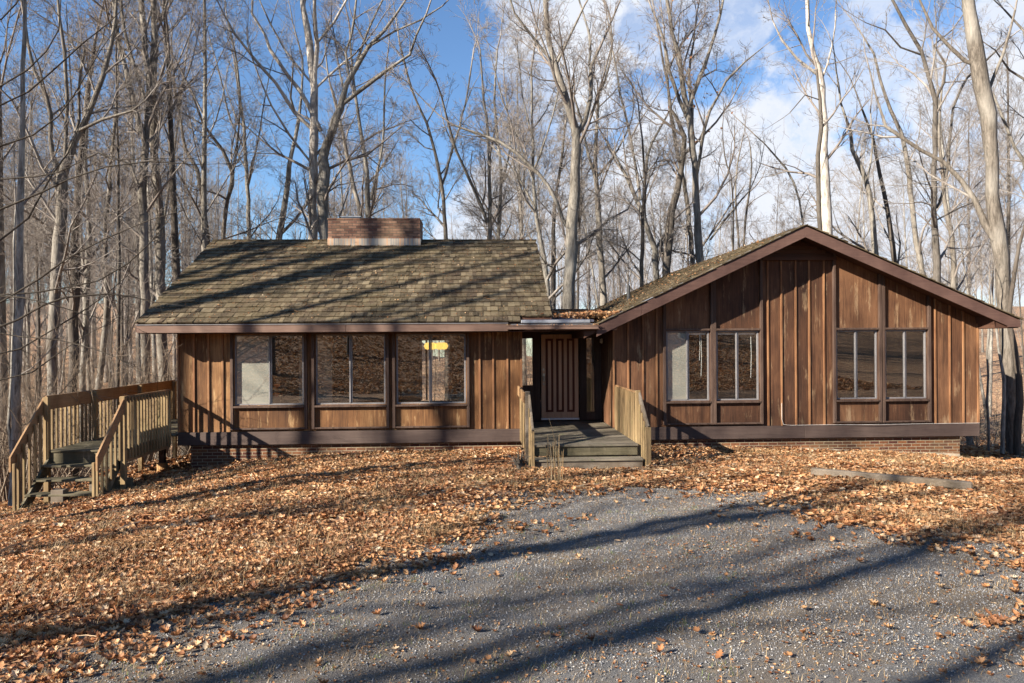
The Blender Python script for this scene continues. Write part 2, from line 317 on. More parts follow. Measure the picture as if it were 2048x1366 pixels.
# ------------------------------------------------------------------ terrain
D = 15.93
def sm(x, a, b):
    t = np.clip((x-a)/(b-a), 0, 1); return t*t*(3-2*t)
def G(X, Y, rough=True):
    X = np.asarray(X, float); Y = np.asarray(Y, float)
    z = -.2 - .0273*(np.clip(Y, 2, 18)-5)
    lat = sm(Y, 3, 12)
    z = z - lat*(.0125*np.minimum(0, X+1)**2*(np.clip(-X, 0, 14) < 14) ) 
    z = z - lat*(.0072*np.maximum(0, np.minimum(X, 14)-4)**2)
    far = np.minimum(0, X+14); z = z - lat*(0)*far
    z = z - 2.3*sm(Y, 19, 34) - 1.2*sm(-X, 9, 20)*sm(Y, 12, 24)
    z = z + (.04+.085*sm(X, 14, 40)+.10*sm(-X, 8, 30))*np.maximum(0, Y-42)*sm(Y, 42, 60) - .05*np.maximum(0, Y-100)
    z = z + 7.5*sm(-Y, 1, 48) + .02*np.maximum(0, -Y-40) + .9*sm(-X, 8, 40)*sm(-Y, -8, 10)
    if rough:
        z = z + .022*np.sin(X*3.1+1.3*np.sin(Y*2.3))*np.cos(Y*2.7+X) + .03*np.sin(X*.9+2)*np.sin(Y*1.1+.7) + .010*np.sin(X*9.1+Y*4)*np.sin(Y*8.3-X*3)
        z = z + .08*np.exp(-((X+3.4)/1.1)**2-((Y-12.2)/.5)**2) + .10*np.exp(-((X+5.6)/1.3)**2-((Y-9.4)/.35)**2)
    return z
def G1(x, y): return float(G(np.array([x]), np.array([y]))[0])
def lat_fix(X): return X
def GP(px, py):
    """ground point under a pixel of the photograph"""
    v = ray(px, py); t = 5.0
    for _ in range(60):
        p = EYE+v*t; z = G1(p.x, p.y); t += (p.z-z)/max(.05, -v.z+.05)*.6
        if t < 1: t = 1
    return EYE+v*t
def axis_(parts):
    a = [np.arange(x0, x1, st) for x0, x1, st in parts]; return np.unique(np.round(np.concatenate(a), 4))
ax = axis_([(-150, -30, 6), (-30, -12, 1), (-12, 14, .12), (14, 30, 1), (30, 170, 6)]); ay = axis_([(-90, -10, 4), (-10, 2, .8), (2, 18, .12), (18, 50, .8), (50, 200, 5)])
XX, YY = np.meshgrid(ax, ay); ZZ = G(XX, YY); nx, ny = len(ax), len(ay)
idx = np.arange(nx*ny).reshape(ny, nx); quads = np.stack([idx[:-1, :-1], idx[:-1, 1:], idx[1:, 1:], idx[1:, :-1]], -1).reshape(-1, 4)
VT = np.stack([XX, YY, ZZ], -1).reshape(-1, 3)
tag(np_mesh('ground', VT, quads, 'forest_floor', smooth=True), kind='structure')
# gravel drive outline, traced on the ground
gpx = [(-80, 1420), (50, 1318), (340, 1222), (590, 1160), (830, 1100), (935, 1058), (930, 1018), (985, 990), (1180, 976), (1430, 972), (1620, 1006), (1670, 1042), (1800, 1078), (2120, 1090), (2300, 1180), (2300, 1420)]
gp = np.array([[*GP(*q)[:2]] for q in gpx]); gp = np.vstack([gp, [[9, 1], [-4, 1]]])
def inside(X, Y, poly):
    c = np.zeros(X.shape, bool); n = len(poly)
    for i in range(n):
        x1, y1 = poly[i]; x2, y2 = poly[(i+1) % n]
        if y1 == y2: continue
        k = ((y1 > Y) != (y2 > Y)) & (X < (x2-x1)*(Y-y1)/(y2-y1)+x1); c ^= k
    return c
def in_gravel(X, Y):
    wx = .16*np.sin(X*2.1+Y*3.3)+.09*np.sin(X*6.3-Y*5.1+1); wy = .14*np.sin(X*2.9-Y*2.2+2)+.08*np.sin(X*5.1+Y*7.7)
    return inside(X+wx, Y+wy, gp)
ctr = VT[quads].mean(1); gm = in_gravel(ctr[:, 0], ctr[:, 1]) & (ctr[:, 1] > 1.2)
gq = quads[gm]; used, inv = np.unique(gq, return_inverse=True); GV = VT[used].copy(); GV[:, 2] += .006
tag(np_mesh('gravel_driveway', GV, inv.reshape(-1, 4), 'gravel', smooth=True), kind='structure')

rs = np.random.default_rng(7); random.seed(11)
def rotmats(n, tilt, rng=rs):
    a = rng.uniform(0, 2*PI, n); th = np.abs(rng.normal(0, tilt, n)); ph = rng.uniform(0, 2*PI, n)
    ca, sa = np.cos(a), np.sin(a); Rz = np.zeros((n, 3, 3)); Rz[:, 0, 0] = ca; Rz[:, 0, 1] = -sa; Rz[:, 1, 0] = sa; Rz[:, 1, 1] = ca; Rz[:, 2, 2] = 1
    k = np.stack([np.cos(ph), np.sin(ph), np.zeros(n)], -1); K = np.zeros((n, 3, 3)); K[:, 0, 2] = k[:, 1]; K[:, 1, 2] = -k[:, 0]; K[:, 2, 0] = -k[:, 1]; K[:, 2, 1] = k[:, 0]
    I = np.eye(3)[None]; R = I+np.sin(th)[:, None, None]*K+(1-np.cos(th))[:, None, None]*(K@K); return R@Rz
def scatter(tmplV, tmplF, pos, scale, tilt):
    n = len(pos); R = rotmats(n, tilt); V = np.einsum('nij,kj->nki', R, tmplV)*scale[:, None, None]+pos[:, None, :]
    Fc = tmplF[None]+(np.arange(n)*len(tmplV))[:, None, None]; return V.reshape(-1, 3), Fc.reshape(-1, tmplF.shape[1])
def cat(lst):
    V = []; Fc = []; o = 0
    for v, f in lst: V.append(v); Fc.append(f+o); o += len(v)
    return np.concatenate(V), np.concatenate(Fc)
def leaf_tmpl(kind, curl):
    """a lobed leaf as strips either side of a folded midrib, unit length"""
    if kind == 0: prof = [(0, .01), (.12, .10), (.25, .30), (.32, .14), (.48, .40), (.56, .18), (.72, .34), (.80, .15), (.92, .12), (1, .01)]
    elif kind == 1: prof = [(0, .02), (.2, .22), (.45, .33), (.7, .26), (1, .01)]
    else: prof = [(0, .02), (.35, .34), (.7, .26), (1, .02)]
    V = []; n = len(prof)
    for t, wd_ in prof:
        z = curl*(t-.5)**2*1.6; V += [(t-.5, -wd_, z+abs(wd_)*curl*1.2), (t-.5, 0, z), (t-.5, wd_*.92, z+abs(wd_)*curl*.9)]
    Fq = []
    for i in range(n-1):
        b = i*3; Fq += [(b, b+3, b+4, b+1), (b+1, b+4, b+5, b+2)]
    return np.array(V), np.array(Fq)
# frustum-limited random ground points
def gpoints(n, y0, y1, pxa=-60, pxb=2110, power=1.0):
    Y = y0+(y1-y0)*rs.uniform(0, 1, n)**power; px = rs.uniform(pxa, pxb, n); X = (px-960)/F*Y; return X, Y
lst = []; allp = []
def leaves(X, Y, kind, size, tilt, lift=.012):
    z = G(X, Y); pos = np.stack([X, Y, z+lift+rs.uniform(0, .02, len(X))], -1)
    for curl in (.25, .6, 1.0):
        k = rs.choice(len(X), len(X)//3, replace=False); v, f = leaf_tmpl(kind, curl); a, b = scatter(v, f, pos[k], size*rs.uniform(.6, 1.25, len(k)), tilt); lst.append((a, b))
def not_house(X, Y): return ~((X > -6.5) & (X < 11.3) & (Y > D+.1))
def gfrac(X, Y, rad=.55):
    """how deep inside the drive a point lies, 0 outside to 1 well inside"""
    a = np.zeros(len(X))
    for k in range(8): a += in_gravel(X+rad*math.cos(k*PI/4)*(1-.5*(k % 2)), Y+rad*math.sin(k*PI/4)*(1-.5*(k % 2)))
    return a/8
def keep(X, Y, top=1.0): return rs.uniform(0, 1, len(X)) < top*(1-gfrac(X, Y, 1.35))**1.7*(.35+.65*(np.sin(X*1.7+Y)*np.sin(Y*2.3-X*.6)+np.sin(X*4.1)*np.sin(Y*5.2+X) > -.55))
entry = lambda X, Y: (X > .85) & (X < 3.05) & (Y > 13.0)
X, Y = gpoints(110000, 4.2, 9, power=.8); k = keep(X, Y); X, Y = X[k], Y[k]; h = int(len(X)*.35); h2 = int(len(X)*.65); leaves(X[:h], Y[:h], 0, .078, .4); leaves(X[h:h2], Y[h:h2], 1, .065, .5); leaves(X[h2:], Y[h2:], 2, .038, .6)
X, Y = gpoints(190000, 8, 16.6, power=.8); k = keep(X, Y) & not_house(X, Y) & ~entry(X, Y); X, Y = X[k], Y[k]; h = len(X)//2; leaves(X[:h], Y[:h], 1, .085, .45); leaves(X[h:], Y[h:], 2, .045, .6)
X, Y = gpoints(60000, 15, 40, pxa=-80, pxb=2130); k = not_house(X, Y) & ((X < -6.2) | (X > 10.8)); leaves(X[k], Y[k], 2, .14, .5)
X, Y = gpoints(420, 4.2, 13); k = in_gravel(X, Y); leaves(X[k], Y[k], 0, .075, .25)
X, Y = gpoints(26000, 4.2, 13.5, power=.8); k = in_gravel(X, Y) & (rs.uniform(0, 1, len(X)) < .2+.8*(np.sin(X*1.1+Y*.7)*np.sin(Y*1.3-X*.5)+.5*np.sin(X*3.7)*np.sin(Y*4.3+1) > .25)+1.0*(Y < 5.4)); leaves(X[k], Y[k], 2, .024, .25, .003)
X, Y = rs.uniform(-16, 18, 45000), rs.uniform(-22, 3.4, 45000); k = np.hypot(X, Y) > 1.2; leaves(X[k], Y[k], 2, .15, .5)
tv = np.array([(-.5, 0, 0), (0, .03, .03), (.5, -.02, .0), (-.5, .016, .016), (0, .05, .045), (.5, -.005, .014)]); tf = np.array([(0, 1, 4, 3), (1, 2, 5, 4)])
X, Y = gpoints(700, 5, 15.5); k = ~in_gravel(X, Y) & not_house(X, Y) & ~entry(X, Y); X, Y = X[k], Y[k]; lst.append(scatter(tv, tf, np.stack([X, Y, G(X, Y)+.035], -1), rs.lognormal(math.log(.28), .5, len(X)), .15))
V, Fq = cat(lst); tag(np_mesh('leaf_litter', V, Fq, 'leaf'), 'fallen brown oak leaves and twigs lying thick over the lawn', kind='stuff')
# gravel stones
st = np.array([(1, 0, 0), (-.9, .1, 0), (0, .8, .1), (.1, -.75, 0), (0, .1, .6), (0, 0, -.4)]); sf = np.array([(0, 2, 4), (2, 1, 4), (1, 3, 4), (3, 0, 4), (2, 0, 5), (1, 2, 5), (3, 1, 5), (0, 3, 5)])
X, Y = gpoints(230000, 4.3, 13.2, power=.75); k = in_gravel(X, Y); X, Y = X[k], Y[k]
pos = np.stack([X, Y, G(X, Y)+.008], -1); a, b = scatter(st, sf, pos, np.clip(rs.lognormal(math.log(.0055), .38, len(X)), .003, .014), .5)
tag(np_mesh('gravel_stones', a, b, 'stone'), 'loose grey crushed stone on the driveway', kind='stuff')
# straw and dry grass
def blades(X, Y, L, wd_, lean, flat=0):
    n = len(X); a = rs.uniform(0, 2*PI, n); L = L*rs.uniform(.5, 1.4, n); ln = np.clip(lean*rs.uniform(.3, 1.4, n), 0, .97)
    up = np.sqrt(1-ln**2); d = np.stack([np.cos(a)*ln, np.sin(a)*ln, up], -1); s_ = np.stack([-np.sin(a), np.cos(a), np.zeros(n)], -1)*wd_*rs.uniform(.6, 1.4, n)[:, None]
    p = np.stack([X, Y, G(X, Y)+.005], -1); mid = p+d*(L*.55)[:, None]; tip = p+d*L[:, None]+np.stack([np.cos(a), np.sin(a), -np.ones(n)*.5], -1)*(L*.22)[:, None]
    V = np.stack([p-s_, p+s_, mid-s_*.7, mid+s_*.7, tip], 1).reshape(-1, 3); o = (np.arange(n)*5)[:, None]
    Fc = np.concatenate([o+np.array([[0, 1, 3]]), o+np.array([[0, 3, 2]]), o+np.array([[2, 3, 4]])]); return V, Fc
def clumps(n, per, rad, y0, y1, cond=None, pxa=-40, pxb=2090):
    X, Y = gpoints(n, y0, y1, pxa, pxb)
    if cond is not None: k = cond(X, Y); X, Y = X[k], Y[k]
    X = np.repeat(X, per)+rs.normal(0, rad, len(X)*per); Y = np.repeat(Y, per)+rs.normal(0, rad, len(Y)*per); return X, Y
sl = []
ng = lambda X, Y: ~in_gravel(X, Y) & not_house(X, Y) & ~((X > .8) & (X < 3.1) & (Y > 12.9))
X, Y = gpoints(110000, 4.2, 15.8, power=.8); k = ng(X, Y) & (np.sin(X*.9+1)*np.sin(Y*1.7+X*.4) > -.15); sl.append(blades(X[k], Y[k], .13, .0018, .93))
X, Y = clumps(330, 34, .10, 5, 15.7, ng); sl.append(blades(X, Y, .15, .0016, .6))
X, Y = clumps(60, 12, .06, 4.3, 11, in_gravel); sl.append(blades(X, Y, .07, .0013, .7))
X, Y = gpoints(60000, 4.2, 12.5, power=.8); k = in_gravel(X, Y); sl.append(blades(X[k], Y[k], .05, .0013, .97))
X, Y = clumps(70, 60, .16, 12.8, 15.7, lambda X, Y: (X > 3.2) & (X < 12)); sl.append(blades(X, Y, .16, .002, .6))
V, Fq = cat(sl); tag(np_mesh('dry_grass', V, Fq, 'straw'), 'dry straw-coloured grass blades among the leaves', kind='stuff')
X, Y = clumps(420, 9, .035, 4.3, 9.5, in_gravel, -40, 1500); V, Fq = blades(X, Y, .035, .0018, .6)
X, Y = clumps(70, 12, .05, 9, 15, ng); b2 = blades(X, Y, .06, .003, .6); V, Fq = cat([(V, Fq), b2])
tag(np_mesh('green_grass', V, Fq, 'green_blade'), 'short green weeds sprouting through the gravel', kind='stuff')

# ------------------------------------------------------------------ the house
def FX(px, Y=D): return P(px, 760, Y).x
def FZ(px, py, Y=D): return P(px, py, Y).z
house = thing('wooden_house', 'long single-storey brown wooden house with a shingled wing, brick chimney and a right-hand gabled wing', 'house', (0, D, -.6))
def hb(m, name, mt, parent=None, bevel=0):
    """build in world coordinates and parent to the house"""
    p = parent if parent is not None else house
    off = Vector((0, 0, 0)); q = p
    while q is not None: off = off+q.location; q = q.parent
    return m.build(name, mt, p, loc=off, bevel=bevel)
XL0, XL1 = FX(357), FX(1045); XR0, XR1 = FX(1225), FX(1956)
ZB = -.02; ZBB = -.30; YB = 23.6; YE = 15.33; YD = 17.4; YRB = 26.3
# roof planes, left wing
eL = P(275, 651, YE); eR = P(1041, 645, YE); ZE = .5*(eL.z+eR.z)+.02; XE0 = eL.x
YRg = 19.75; rg = P(750, 482, YRg); ZRg = rg.z; XE1 = P(1070, 478, YRg).x; XEc = eR.x
def roofz(y): return ZE+(ZRg-ZE)*(y-YE)/(YRg-YE)
# right wing gable
pk = P(1610, 451, YE); re_ = P(2040, 640, YE); le_ = P(1188, 652, YE)
PX_, PZ_ = pk.x, pk.z; SR = (pk.z-re_.z)/(re_.x-pk.x); SLf = (pk.z-le_.z)/(pk.x-le_.x)
def gz(x): return PZ_-(x-PX_)*SR if x > PX_ else PZ_-(PX_-x)*SLf
TH = .10   # roof build-up above the fascia top
# --- foundations
m = M(); m.box(FX(379), FX(1045), D+.06, YB-.1, -1.9, ZBB-.003); hb(m, 'foundation', 'brick')
m = M(); m.box(FX(1225), FX(1922), D+.06, YRB-.5, -2.4, ZBB-.003); hb(m, 'foundation', 'brick')
fz1 = GP(1760, 912).z
m = M(); m.prism([(FX(1560), -1.4), (FX(1921), -1.5), (FX(1921), FZ(1921, 908)), (FX(1780), FZ(1780, 903)), (FX(1560), FZ(1560, 895))], D+.035, D+.058); hb(m, 'footing', 'concrete')
m = M(); m.box(FX(1923), FX(1953), D+.9, D+.94, -1.3, ZBB-.01)
for k in range(9): m.box(FX(1926), FX(1951), D+.86, D+.90, -1.2+k*.1, -1.17+k*.1)
m.box(FX(1932), FX(1934.5), D+.82, D+.86, -1.2, ZBB-.01); hb(m, 'crawlspace_louvre', 'louvre')
# --- floors (slab closing the underside)
m = M(); m.box(XL0+.02, XL1-.02, D+.10, YB, ZBB+.01, ZB+.02); m.box(XR0+.02, XR1-.02, D+.10, YRB-.2, ZBB+.01, ZB+.02); m.box(XL1-.02, XR0+.02, YD+.1, YB-.5, ZBB+.01, ZB+.02); hb(m, 'floor', 'carpet')
# --- rim beams
m = M(); m.box(XL0-.01, XL1-.004, D-.035, D+.06, ZBB, ZB); hb(m, 'rim_beam', 'beam', bevel=.006)
m = M(); m.box(XR0+.002, FX(1607), D-.035, D+.06, ZBB, ZB); m.box(FX(1607)+.006, XR1+.01, D-.035, D+.06, ZBB, ZB); hb(m, 'rim_beam', 'beam', bevel=.006)
m = M(); m.box(XL0-.01, XL0+.06, D+.062, YB, ZBB, ZB); hb(m, 'rim_beam', 'beam'); m = M(); m.box(XR1-.06, XR1+.01, D+.062, YRB-.3, ZBB, ZB); hb(m, 'rim_beam', 'beam')
# --- front wall, left wing (boards as islands, holes for windows)
W = .10
GT, GB = 2.05, .585    # glass top and bottom (left wing)
WL = [(473, 604.5, 541), (635, 768, 702), (796, 928.5, 861)]
WR = [(1336, 1415.5, 1376), (1436, 1514.5, 1475), (1675, 1751.5, 1713), (1773, 1849.5, 1811)]
def boards(m, xs, y0, y1, z0, zt, holes):
    for a, b in zip(xs[:-1], xs[1:]):
        cuts = sorted(set([a, b]+[h for hh in holes for h in hh[:2] if a < h < b]+([PX_] if a < PX_ < b else [])))
        for c, d in zip(cuts[:-1], cuts[1:]):
            mid = (c+d)/2; hole = [h for h in holes if h[0] <= mid <= h[1]]; e = .0006
            if hole:
                m.prism([(c+e, z0), (d-e, z0), (d-e, hole[0][2]), (c+e, hole[0][2])], y0, y1)
                m.prism([(c+e, hole[0][3]), (d-e, hole[0][3]), (d-e, zt(d)), (c+e, zt(c))], y0, y1)
            else: m.prism([(c+e, z0), (d-e, z0), (d-e, zt(d)), (c+e, zt(c))], y0, y1)
holesL = [(FX(a-3), FX(b+3), GB-.03, GT+.03) for a, b, _ in WL]
batL = [388.5, 417.5, 446, 959.5, 986.5, 1015, 1043]
xsL = sorted([XL0, XL1]+[FX(b) for b in batL[:-1]]+[FX(618), FX(780), FX(943)])
m = M(); boards(m, xsL, D, D+W, ZB+.003, lambda x: 2.36, holesL); hb(m, 'front_wall', 'siding')
m = M()
for b in batL: x = FX(b); m = M(); m.box(x-.02, x+.02, D-.028, D-.0005, ZB+.004, 2.30); hb(m, 'batten', 'batten', bevel=.003)
m = M(); m.box(XL0-.015, XL0+.03, D-.03, D-.0005, ZB+.004, 2.30); hb(m, 'corner_board', 'batten', bevel=.003)
GTR, GBR = 2.075, .59
holesR = [(FX(a-3), FX(b+3), GBR-.03, GTR+.03) for a, b, _ in WR]
batR = [1227.5, 1256.5, 1286, 1313.5, 1536, 1563, 1591.5, 1618.5, 1648, 1870, 1899, 1926]
xsR = sorted([XR0, XR1]+[FX(b) for b in batR[1:]]+[FX(1331), FX(1426), FX(1523), FX(1669), FX(1762), FX(1857)])
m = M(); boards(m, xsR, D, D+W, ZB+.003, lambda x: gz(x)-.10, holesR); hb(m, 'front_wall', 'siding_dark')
zhd = FZ(1600, 521)
m = M()
for b in batR:
    x = FX(b); zt = gz(x)-.12
    if 1523 < b < 1669: zt = zhd
    m = M(); m.box(x-.02, x+.02, D-.028, D-.0005, ZB+.004, zt); hb(m, 'batten', 'batten', bevel=.003)
m = M(); m.box(XR1-.03, XR1+.015, D-.03, D-.0005, ZB+.004, gz(XR1)-.14); hb(m, 'corner_board', 'batten', bevel=.003)
# louvred gable vent panel over the centre bay
m = M(); xa, xb = FX(1524), FX(1671)
m.box(xa, xb, D-.10, D-.0005, zhd, zhd+.07)
k = 0; z = zhd+.075
while z < PZ_-.2:
    xl = max(xa, PX_-(PZ_-.14-z-.08)/SLf); xr = min(xb, PX_+(PZ_-.14-z-.08)/SR)
    if xr-xl > .05: m.prism([(xl, z), (xr, z), (xr, z+.075), (xl, z+.075)], D-.05-.0*(k % 2), D-.001)
    z += .082; k += 1
hb(m, 'gable_louvre', 'soffit')
# side and back walls
m = M(); m.xprism([(D+W+.002, ZB), (YB-.1, ZB), (YB-.1, roofz(2*YRg-YB)-.16), (YRg, ZRg-.16), (D+W+.002, roofz(D+W)-.16)], XL0, XL0+.1); hb(m, 'side_wall', 'siding')
m = M(); m.xprism([(D+W+.002, ZB), (YB-.1, ZB), (YB-.1, roofz(2*YRg-YB)-.16), (YRg, ZRg-.16), (D+W+.002, roofz(D+W)-.16)], XL1-.1, XL1); hb(m, 'side_wall', 'siding')
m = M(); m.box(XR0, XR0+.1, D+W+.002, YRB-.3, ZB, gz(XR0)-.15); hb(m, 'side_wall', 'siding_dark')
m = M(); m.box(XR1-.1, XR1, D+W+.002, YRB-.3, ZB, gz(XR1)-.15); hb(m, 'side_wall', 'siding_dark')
for k in range(6):
    pass
# back wall left wing with glazed door opening
bx0, bx1, bz1 = P(842, 760, YB).x, P(902, 760, YB).x, P(870, 681, YB).z
m = M(); zt = roofz(2*YRg-YB)-.17
m.box(XL0+.1, bx0, YB-.1, YB, ZB+.02, zt); m.box(bx1, XL1-.1, YB-.1, YB, ZB+.02, zt); m.box(bx0, bx1, YB-.1, YB, bz1, zt); hb(m, 'back_wall', 'siding')
m = M(); m.box(bx0-.02, bx0+.05, YB-.14, YB-.1005, .03, bz1); m.box(bx0+.16, bx0+.22, YB-.14, YB-.1005, .03, bz1); m.box(bx1-.05, bx1+.02, YB-.14, YB-.1005, .03, bz1); m.box(bx0-.02, bx1+.02, YB-.14, YB-.1005, bz1, bz1+.05); hb(m, 'back_door', 'alu')
# back wall of the right wing with one window seen through window_4
cx0, cx1 = P(1806, 760, YRB-.4).x, P(1850, 760, YRB-.4).x
m = M(); zt = gz(XR1)-.2; m.box(XR0+.1, cx0, YRB-.4, YRB-.3, ZB, zt); m.box(cx1, XR1-.1, YRB-.4, YRB-.3, ZB, zt); m.box(cx0, cx1, YRB-.4, YRB-.3, ZB, .55); m.box(cx0, cx1, YRB-.4, YRB-.3, 2.0, zt)
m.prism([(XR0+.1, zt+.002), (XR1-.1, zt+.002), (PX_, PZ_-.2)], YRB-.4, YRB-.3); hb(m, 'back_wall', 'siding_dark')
m = M(); m.box(cx0+.22, cx0+.30, YRB-.45, YRB-.401, .55, 2.0); hb(m, 'back_window', 'alu_dark')
# ceilings and room linings
m = M(); m.box(XL0+.1, XL1-.1, D+W+.01, YB-.1, 2.38, 2.42); m.box(XR0+.1, XR1-.1, D+W+.01, YRB-.4, 2.30, 2.34) ; hb(m, 'ceiling', 'plaster')
m = M(); m.box(XL0+.104, XL0+.12, D+.12, YB-.1, .02, 2.37); m.box(XL1-.12, XL1-.104, D+.12, YB-.1, .02, 2.37); m.box(XL0+.12, bx0-.08, YB-.125, YB-.104, .02, 2.37); m.box(bx1+.08, XL1-.12, YB-.125, YB-.104, .02, 2.37)
m.box(XR0+.104, XR0+.12, D+.12, YRB-.45, .02, 2.29); m.box(XR1-.12, XR1-.104, D+.12, YRB-.45, .02, 2.29); m.box(FX(1560), FX(1568), D+.2, YRB-.5, .02, 2.29); m.box(XR0+.12, FX(1560)-.05, D+4, D+4.1, .02, 2.29); hb(m, 'interior_wall', 'interior')
m = M(); a0, a1 = P(598, 760, D+.9).x, P(664, 760, D+.9).x; m.box(a0, a1, D+.9, D+1.0, .02, 2.37); m.box(a0+.02, a1-.02, D+.87, D+.899, .60, .68); hb(m, 'partition', 'plaster')
# --- windows
def window(px0, px1, pm, gb, gt, top_panel, bottomz, shade_left=False, cords=None, tophead=None):
    """a bay: projecting vertical trims with gap between bays, sill, frame, two panes, panel below"""
    x0, x1, xm = FX(px0), FX(px1), FX(pm); wn = bpy.data.objects.new('window', None); C.objects.link(wn); wn.parent = house; wn.location = Vector((x0, D, gb))-house.location
    pr = .068
    m = M(); m.box(x0-.115, x0-.055, D-pr, D-.0005, bottomz, tophead(x0-.085)); hb(m, 'bay_post', 'trim', wn, .004); m = M(); m.box(x1+.055, x1+.115, D-pr, D-.0005, bottomz, tophead(x1+.085)); hb(m, 'bay_post', 'trim', wn, .004)
    m = M(); m.box(x0-.052, x1+.052, D-pr+.006, D-.0005, bottomz, bottomz+.035); hb(m, 'bottom_trim', 'trim', wn, .003); m = M(); m.box(x0-.052, x1+.052, D-pr-.012, D-.0005, gb-.085, gb-.045); hb(m, 'sill', 'trim', wn, .003); m = M(); m.box(x0-.052, x1+.052, D-pr+.004, D-.0005, gt+.04, gt+.085); hb(m, 'head_trim', 'trim', wn, .003)
    # aluminium frame: left and right sash
    fw = .028
    m = M(); ya, yb = D+.004, D+.045; m.box(x0-.05, x0, ya, yb, gb-.045, gt+.04); m.box(x1, x1+.05, ya, yb, gb-.045, gt+.04); m.box(x0, x1, ya, yb, gb-.045, gb); m.box(x0, x1, ya, yb, gt, gt+.04)
    m.box(xm-.034, xm-.004, ya-.012, yb, gb, gt); m.box(xm+.0, xm+.03, ya+.006, yb, gb, gt); hb(m, 'frame', 'alu', wn, .003)
    for a, b, yy in ((x0, xm-.034, D+.02), (xm+.03, x1, D+.034)):
        m = M(); m.v = [(a+.001, yy, gb+.001), (b-.001, yy, gb+.001), (b-.001, yy, gt-.001), (a+.001, yy, gt-.001)]; m.f = [(0, 1, 2, 3)]; hb(m, 'pane', 'glass', wn)
    if shade_left:
        m = M(); sh = .06 if shade_left == 1 else .10
        m.box(x0+.004, xm-.03, D+.030, D+.033, gb-.02, gt-.01); hb(m, 'roller_shade', 'shade', wn)
    if cords:
        m = M()
        for (cpx, za, zb) in cords: x = FX(cpx); m.tube([(x, D+.09, za), (x+.01, D+.09, (za+zb)/2), (x-.005, D+.09, zb)], .006, 5)
        m.box(x0+.02, x1-.02, D+.08, D+.11, gt-.05, gt-.01); hb(m, 'blind_cord', 'white', wn)
    return wn
hL = lambda x: 2.30
window(*WL[0], GB, GT, False, .03, 1, None, hL); window(*WL[1], GB, GT, False, .03, 0, None, hL); window(*WL[2], GB, GT, False, .03, 0, None, hL)
hR = lambda x: gz(x)-.13
window(*WR[0], GBR, GTR, True, .03, 2, [(1405, GTR-.05, 1.1), (1402, GTR-.05, 1.45)], hR); window(*WR[1], GBR, GTR, True, .03, 0, [(1505, GTR-.05, 1.05)], hR)
window(*WR[2], GBR, GTR, True, .03, 0, None, hR); window(*WR[3], GBR, GTR, True, .03, 0, None, hR)
# --- entry recess
ex0, ex1 = XL1, XR0; zc = 2.16
dx0, dx1 = P(1083, 760, YD).x, P(1157, 760, YD).x; dz0, dz1 = P(1120, 838, YD).z+.03, P(1120, 669, YD).z
s0a, s0b = P(1040, 760, YD).x, P(1066, 760, YD).x; s1a, s1b = P(1172, 760, YD).x, P(1190, 760, YD).x; sz0, sz1 = P(1180, 824, YD).z, P(1180, 676, YD).z; szl = P(1055, 771, YD).z
m = M(); ya, yb = YD, YD+.1
m.box(s0b, dx0-.03, ya, yb, 0, zc); m.box(ex0, s0b, ya, yb, sz1, zc); m.box(ex0, s0b, ya, yb, 0, szl); m.box(dx0-.03, dx1+.03, ya, yb, dz1+.03, zc); m.box(dx1+.03, s1a, ya, yb, 0, zc); m.box(s1a, s1b, ya, yb, sz1, zc); m.box(s1a, s1b, ya, yb, 0, sz0); m.box(s1b, ex1, ya, yb, 0, zc); hb(m, 'entry_wall', 'trim')
for a, b, z0 in ((ex0, s0b, szl), (s1a, s1b, sz0)):
    sw = bpy.data.objects.new('sidelight', None); C.objects.link(sw); sw.parent = house; sw.location = Vector((a, YD, z0))-house.location
    m = M(); m.v = [(a, YD+.03, z0), (b, YD+.03, z0), (b, YD+.03, sz1), (a, YD+.03, sz1)]; m.f = [(0, 1, 2, 3)]; hb(m, 'pane', 'glass', sw)
    m = M(); m.box(a, a+.014, YD-.015, YD-.001, z0, sz1); m.box(b-.014, b, YD-.015, YD-.001, z0, sz1); m.box(a, b, YD-.015, YD-.001, z0-.02, z0); hb(m, 'frame', 'trim', sw)
door = bpy.data.objects.new('front_door', None); C.objects.link(door); door.parent = house; door.location = Vector((dx0, YD, 0))-house.location
m = M(); m.box(dx0, dx1, YD+.02, YD+.065, dz0, dz1); hb(m, 'door_leaf', 'door', door)
dw = dx1-dx0; m = M(); m2 = M()
for c0 in (.115, .40, .69):
    a = dx0+dw*c0; b = a+dw*.205; z0, z1 = dz0+.14, dz1-.10
    m.box(a, b, YD+.006, YD+.0195, z0, z1); m2.box(a+.055, b-.055, YD-.002, YD+.0055, z0+.05, z1-.05)
hb(m, 'door_groove', 'door_groove', door); hb(m2, 'door_panel', 'door', door, .004)
m = M(); m.box(dx0+.03, dx0+.085, YD-.01, YD+.0195, .93, 1.13); m.tube([(dx0+.06, YD-.06, .97), (dx0+.06, YD-.06, 1.07)], .018, 10); m.tube([(dx0+.06, YD-.06, 1.02), (dx0+.06, YD, 1.02)], .010, 8); m.box(dx0+.035, dx0+.08, YD-.015, YD+.0195, .84, .90); hb(m, 'handle', 'brass', door, .004)
m = M(); m.tube([(dx0+.055, YD-.008, 1.22), (dx0+.055, YD+.02, 1.22)], .028, 14); hb(m, 'deadbolt', 'brass', door)
m = M(); m.box(dx0-.01, dx1+.01, YD-.03, YD+.0195, dz0-.045, dz0-.004); hb(m, 'threshold', 'white', door)
m = M(); lx, lz = P(1205, 680, YD).x, P(1205, 683, YD).z
m.tube([(lx, YD-.13, lz+.075), (lx, YD-.13, lz+.06), (lx, YD-.13, lz-.02), (lx, YD-.13, lz-.05)], [.03, .085, .09, .05], 14); hb(m, 'porch_lamp', 'white')
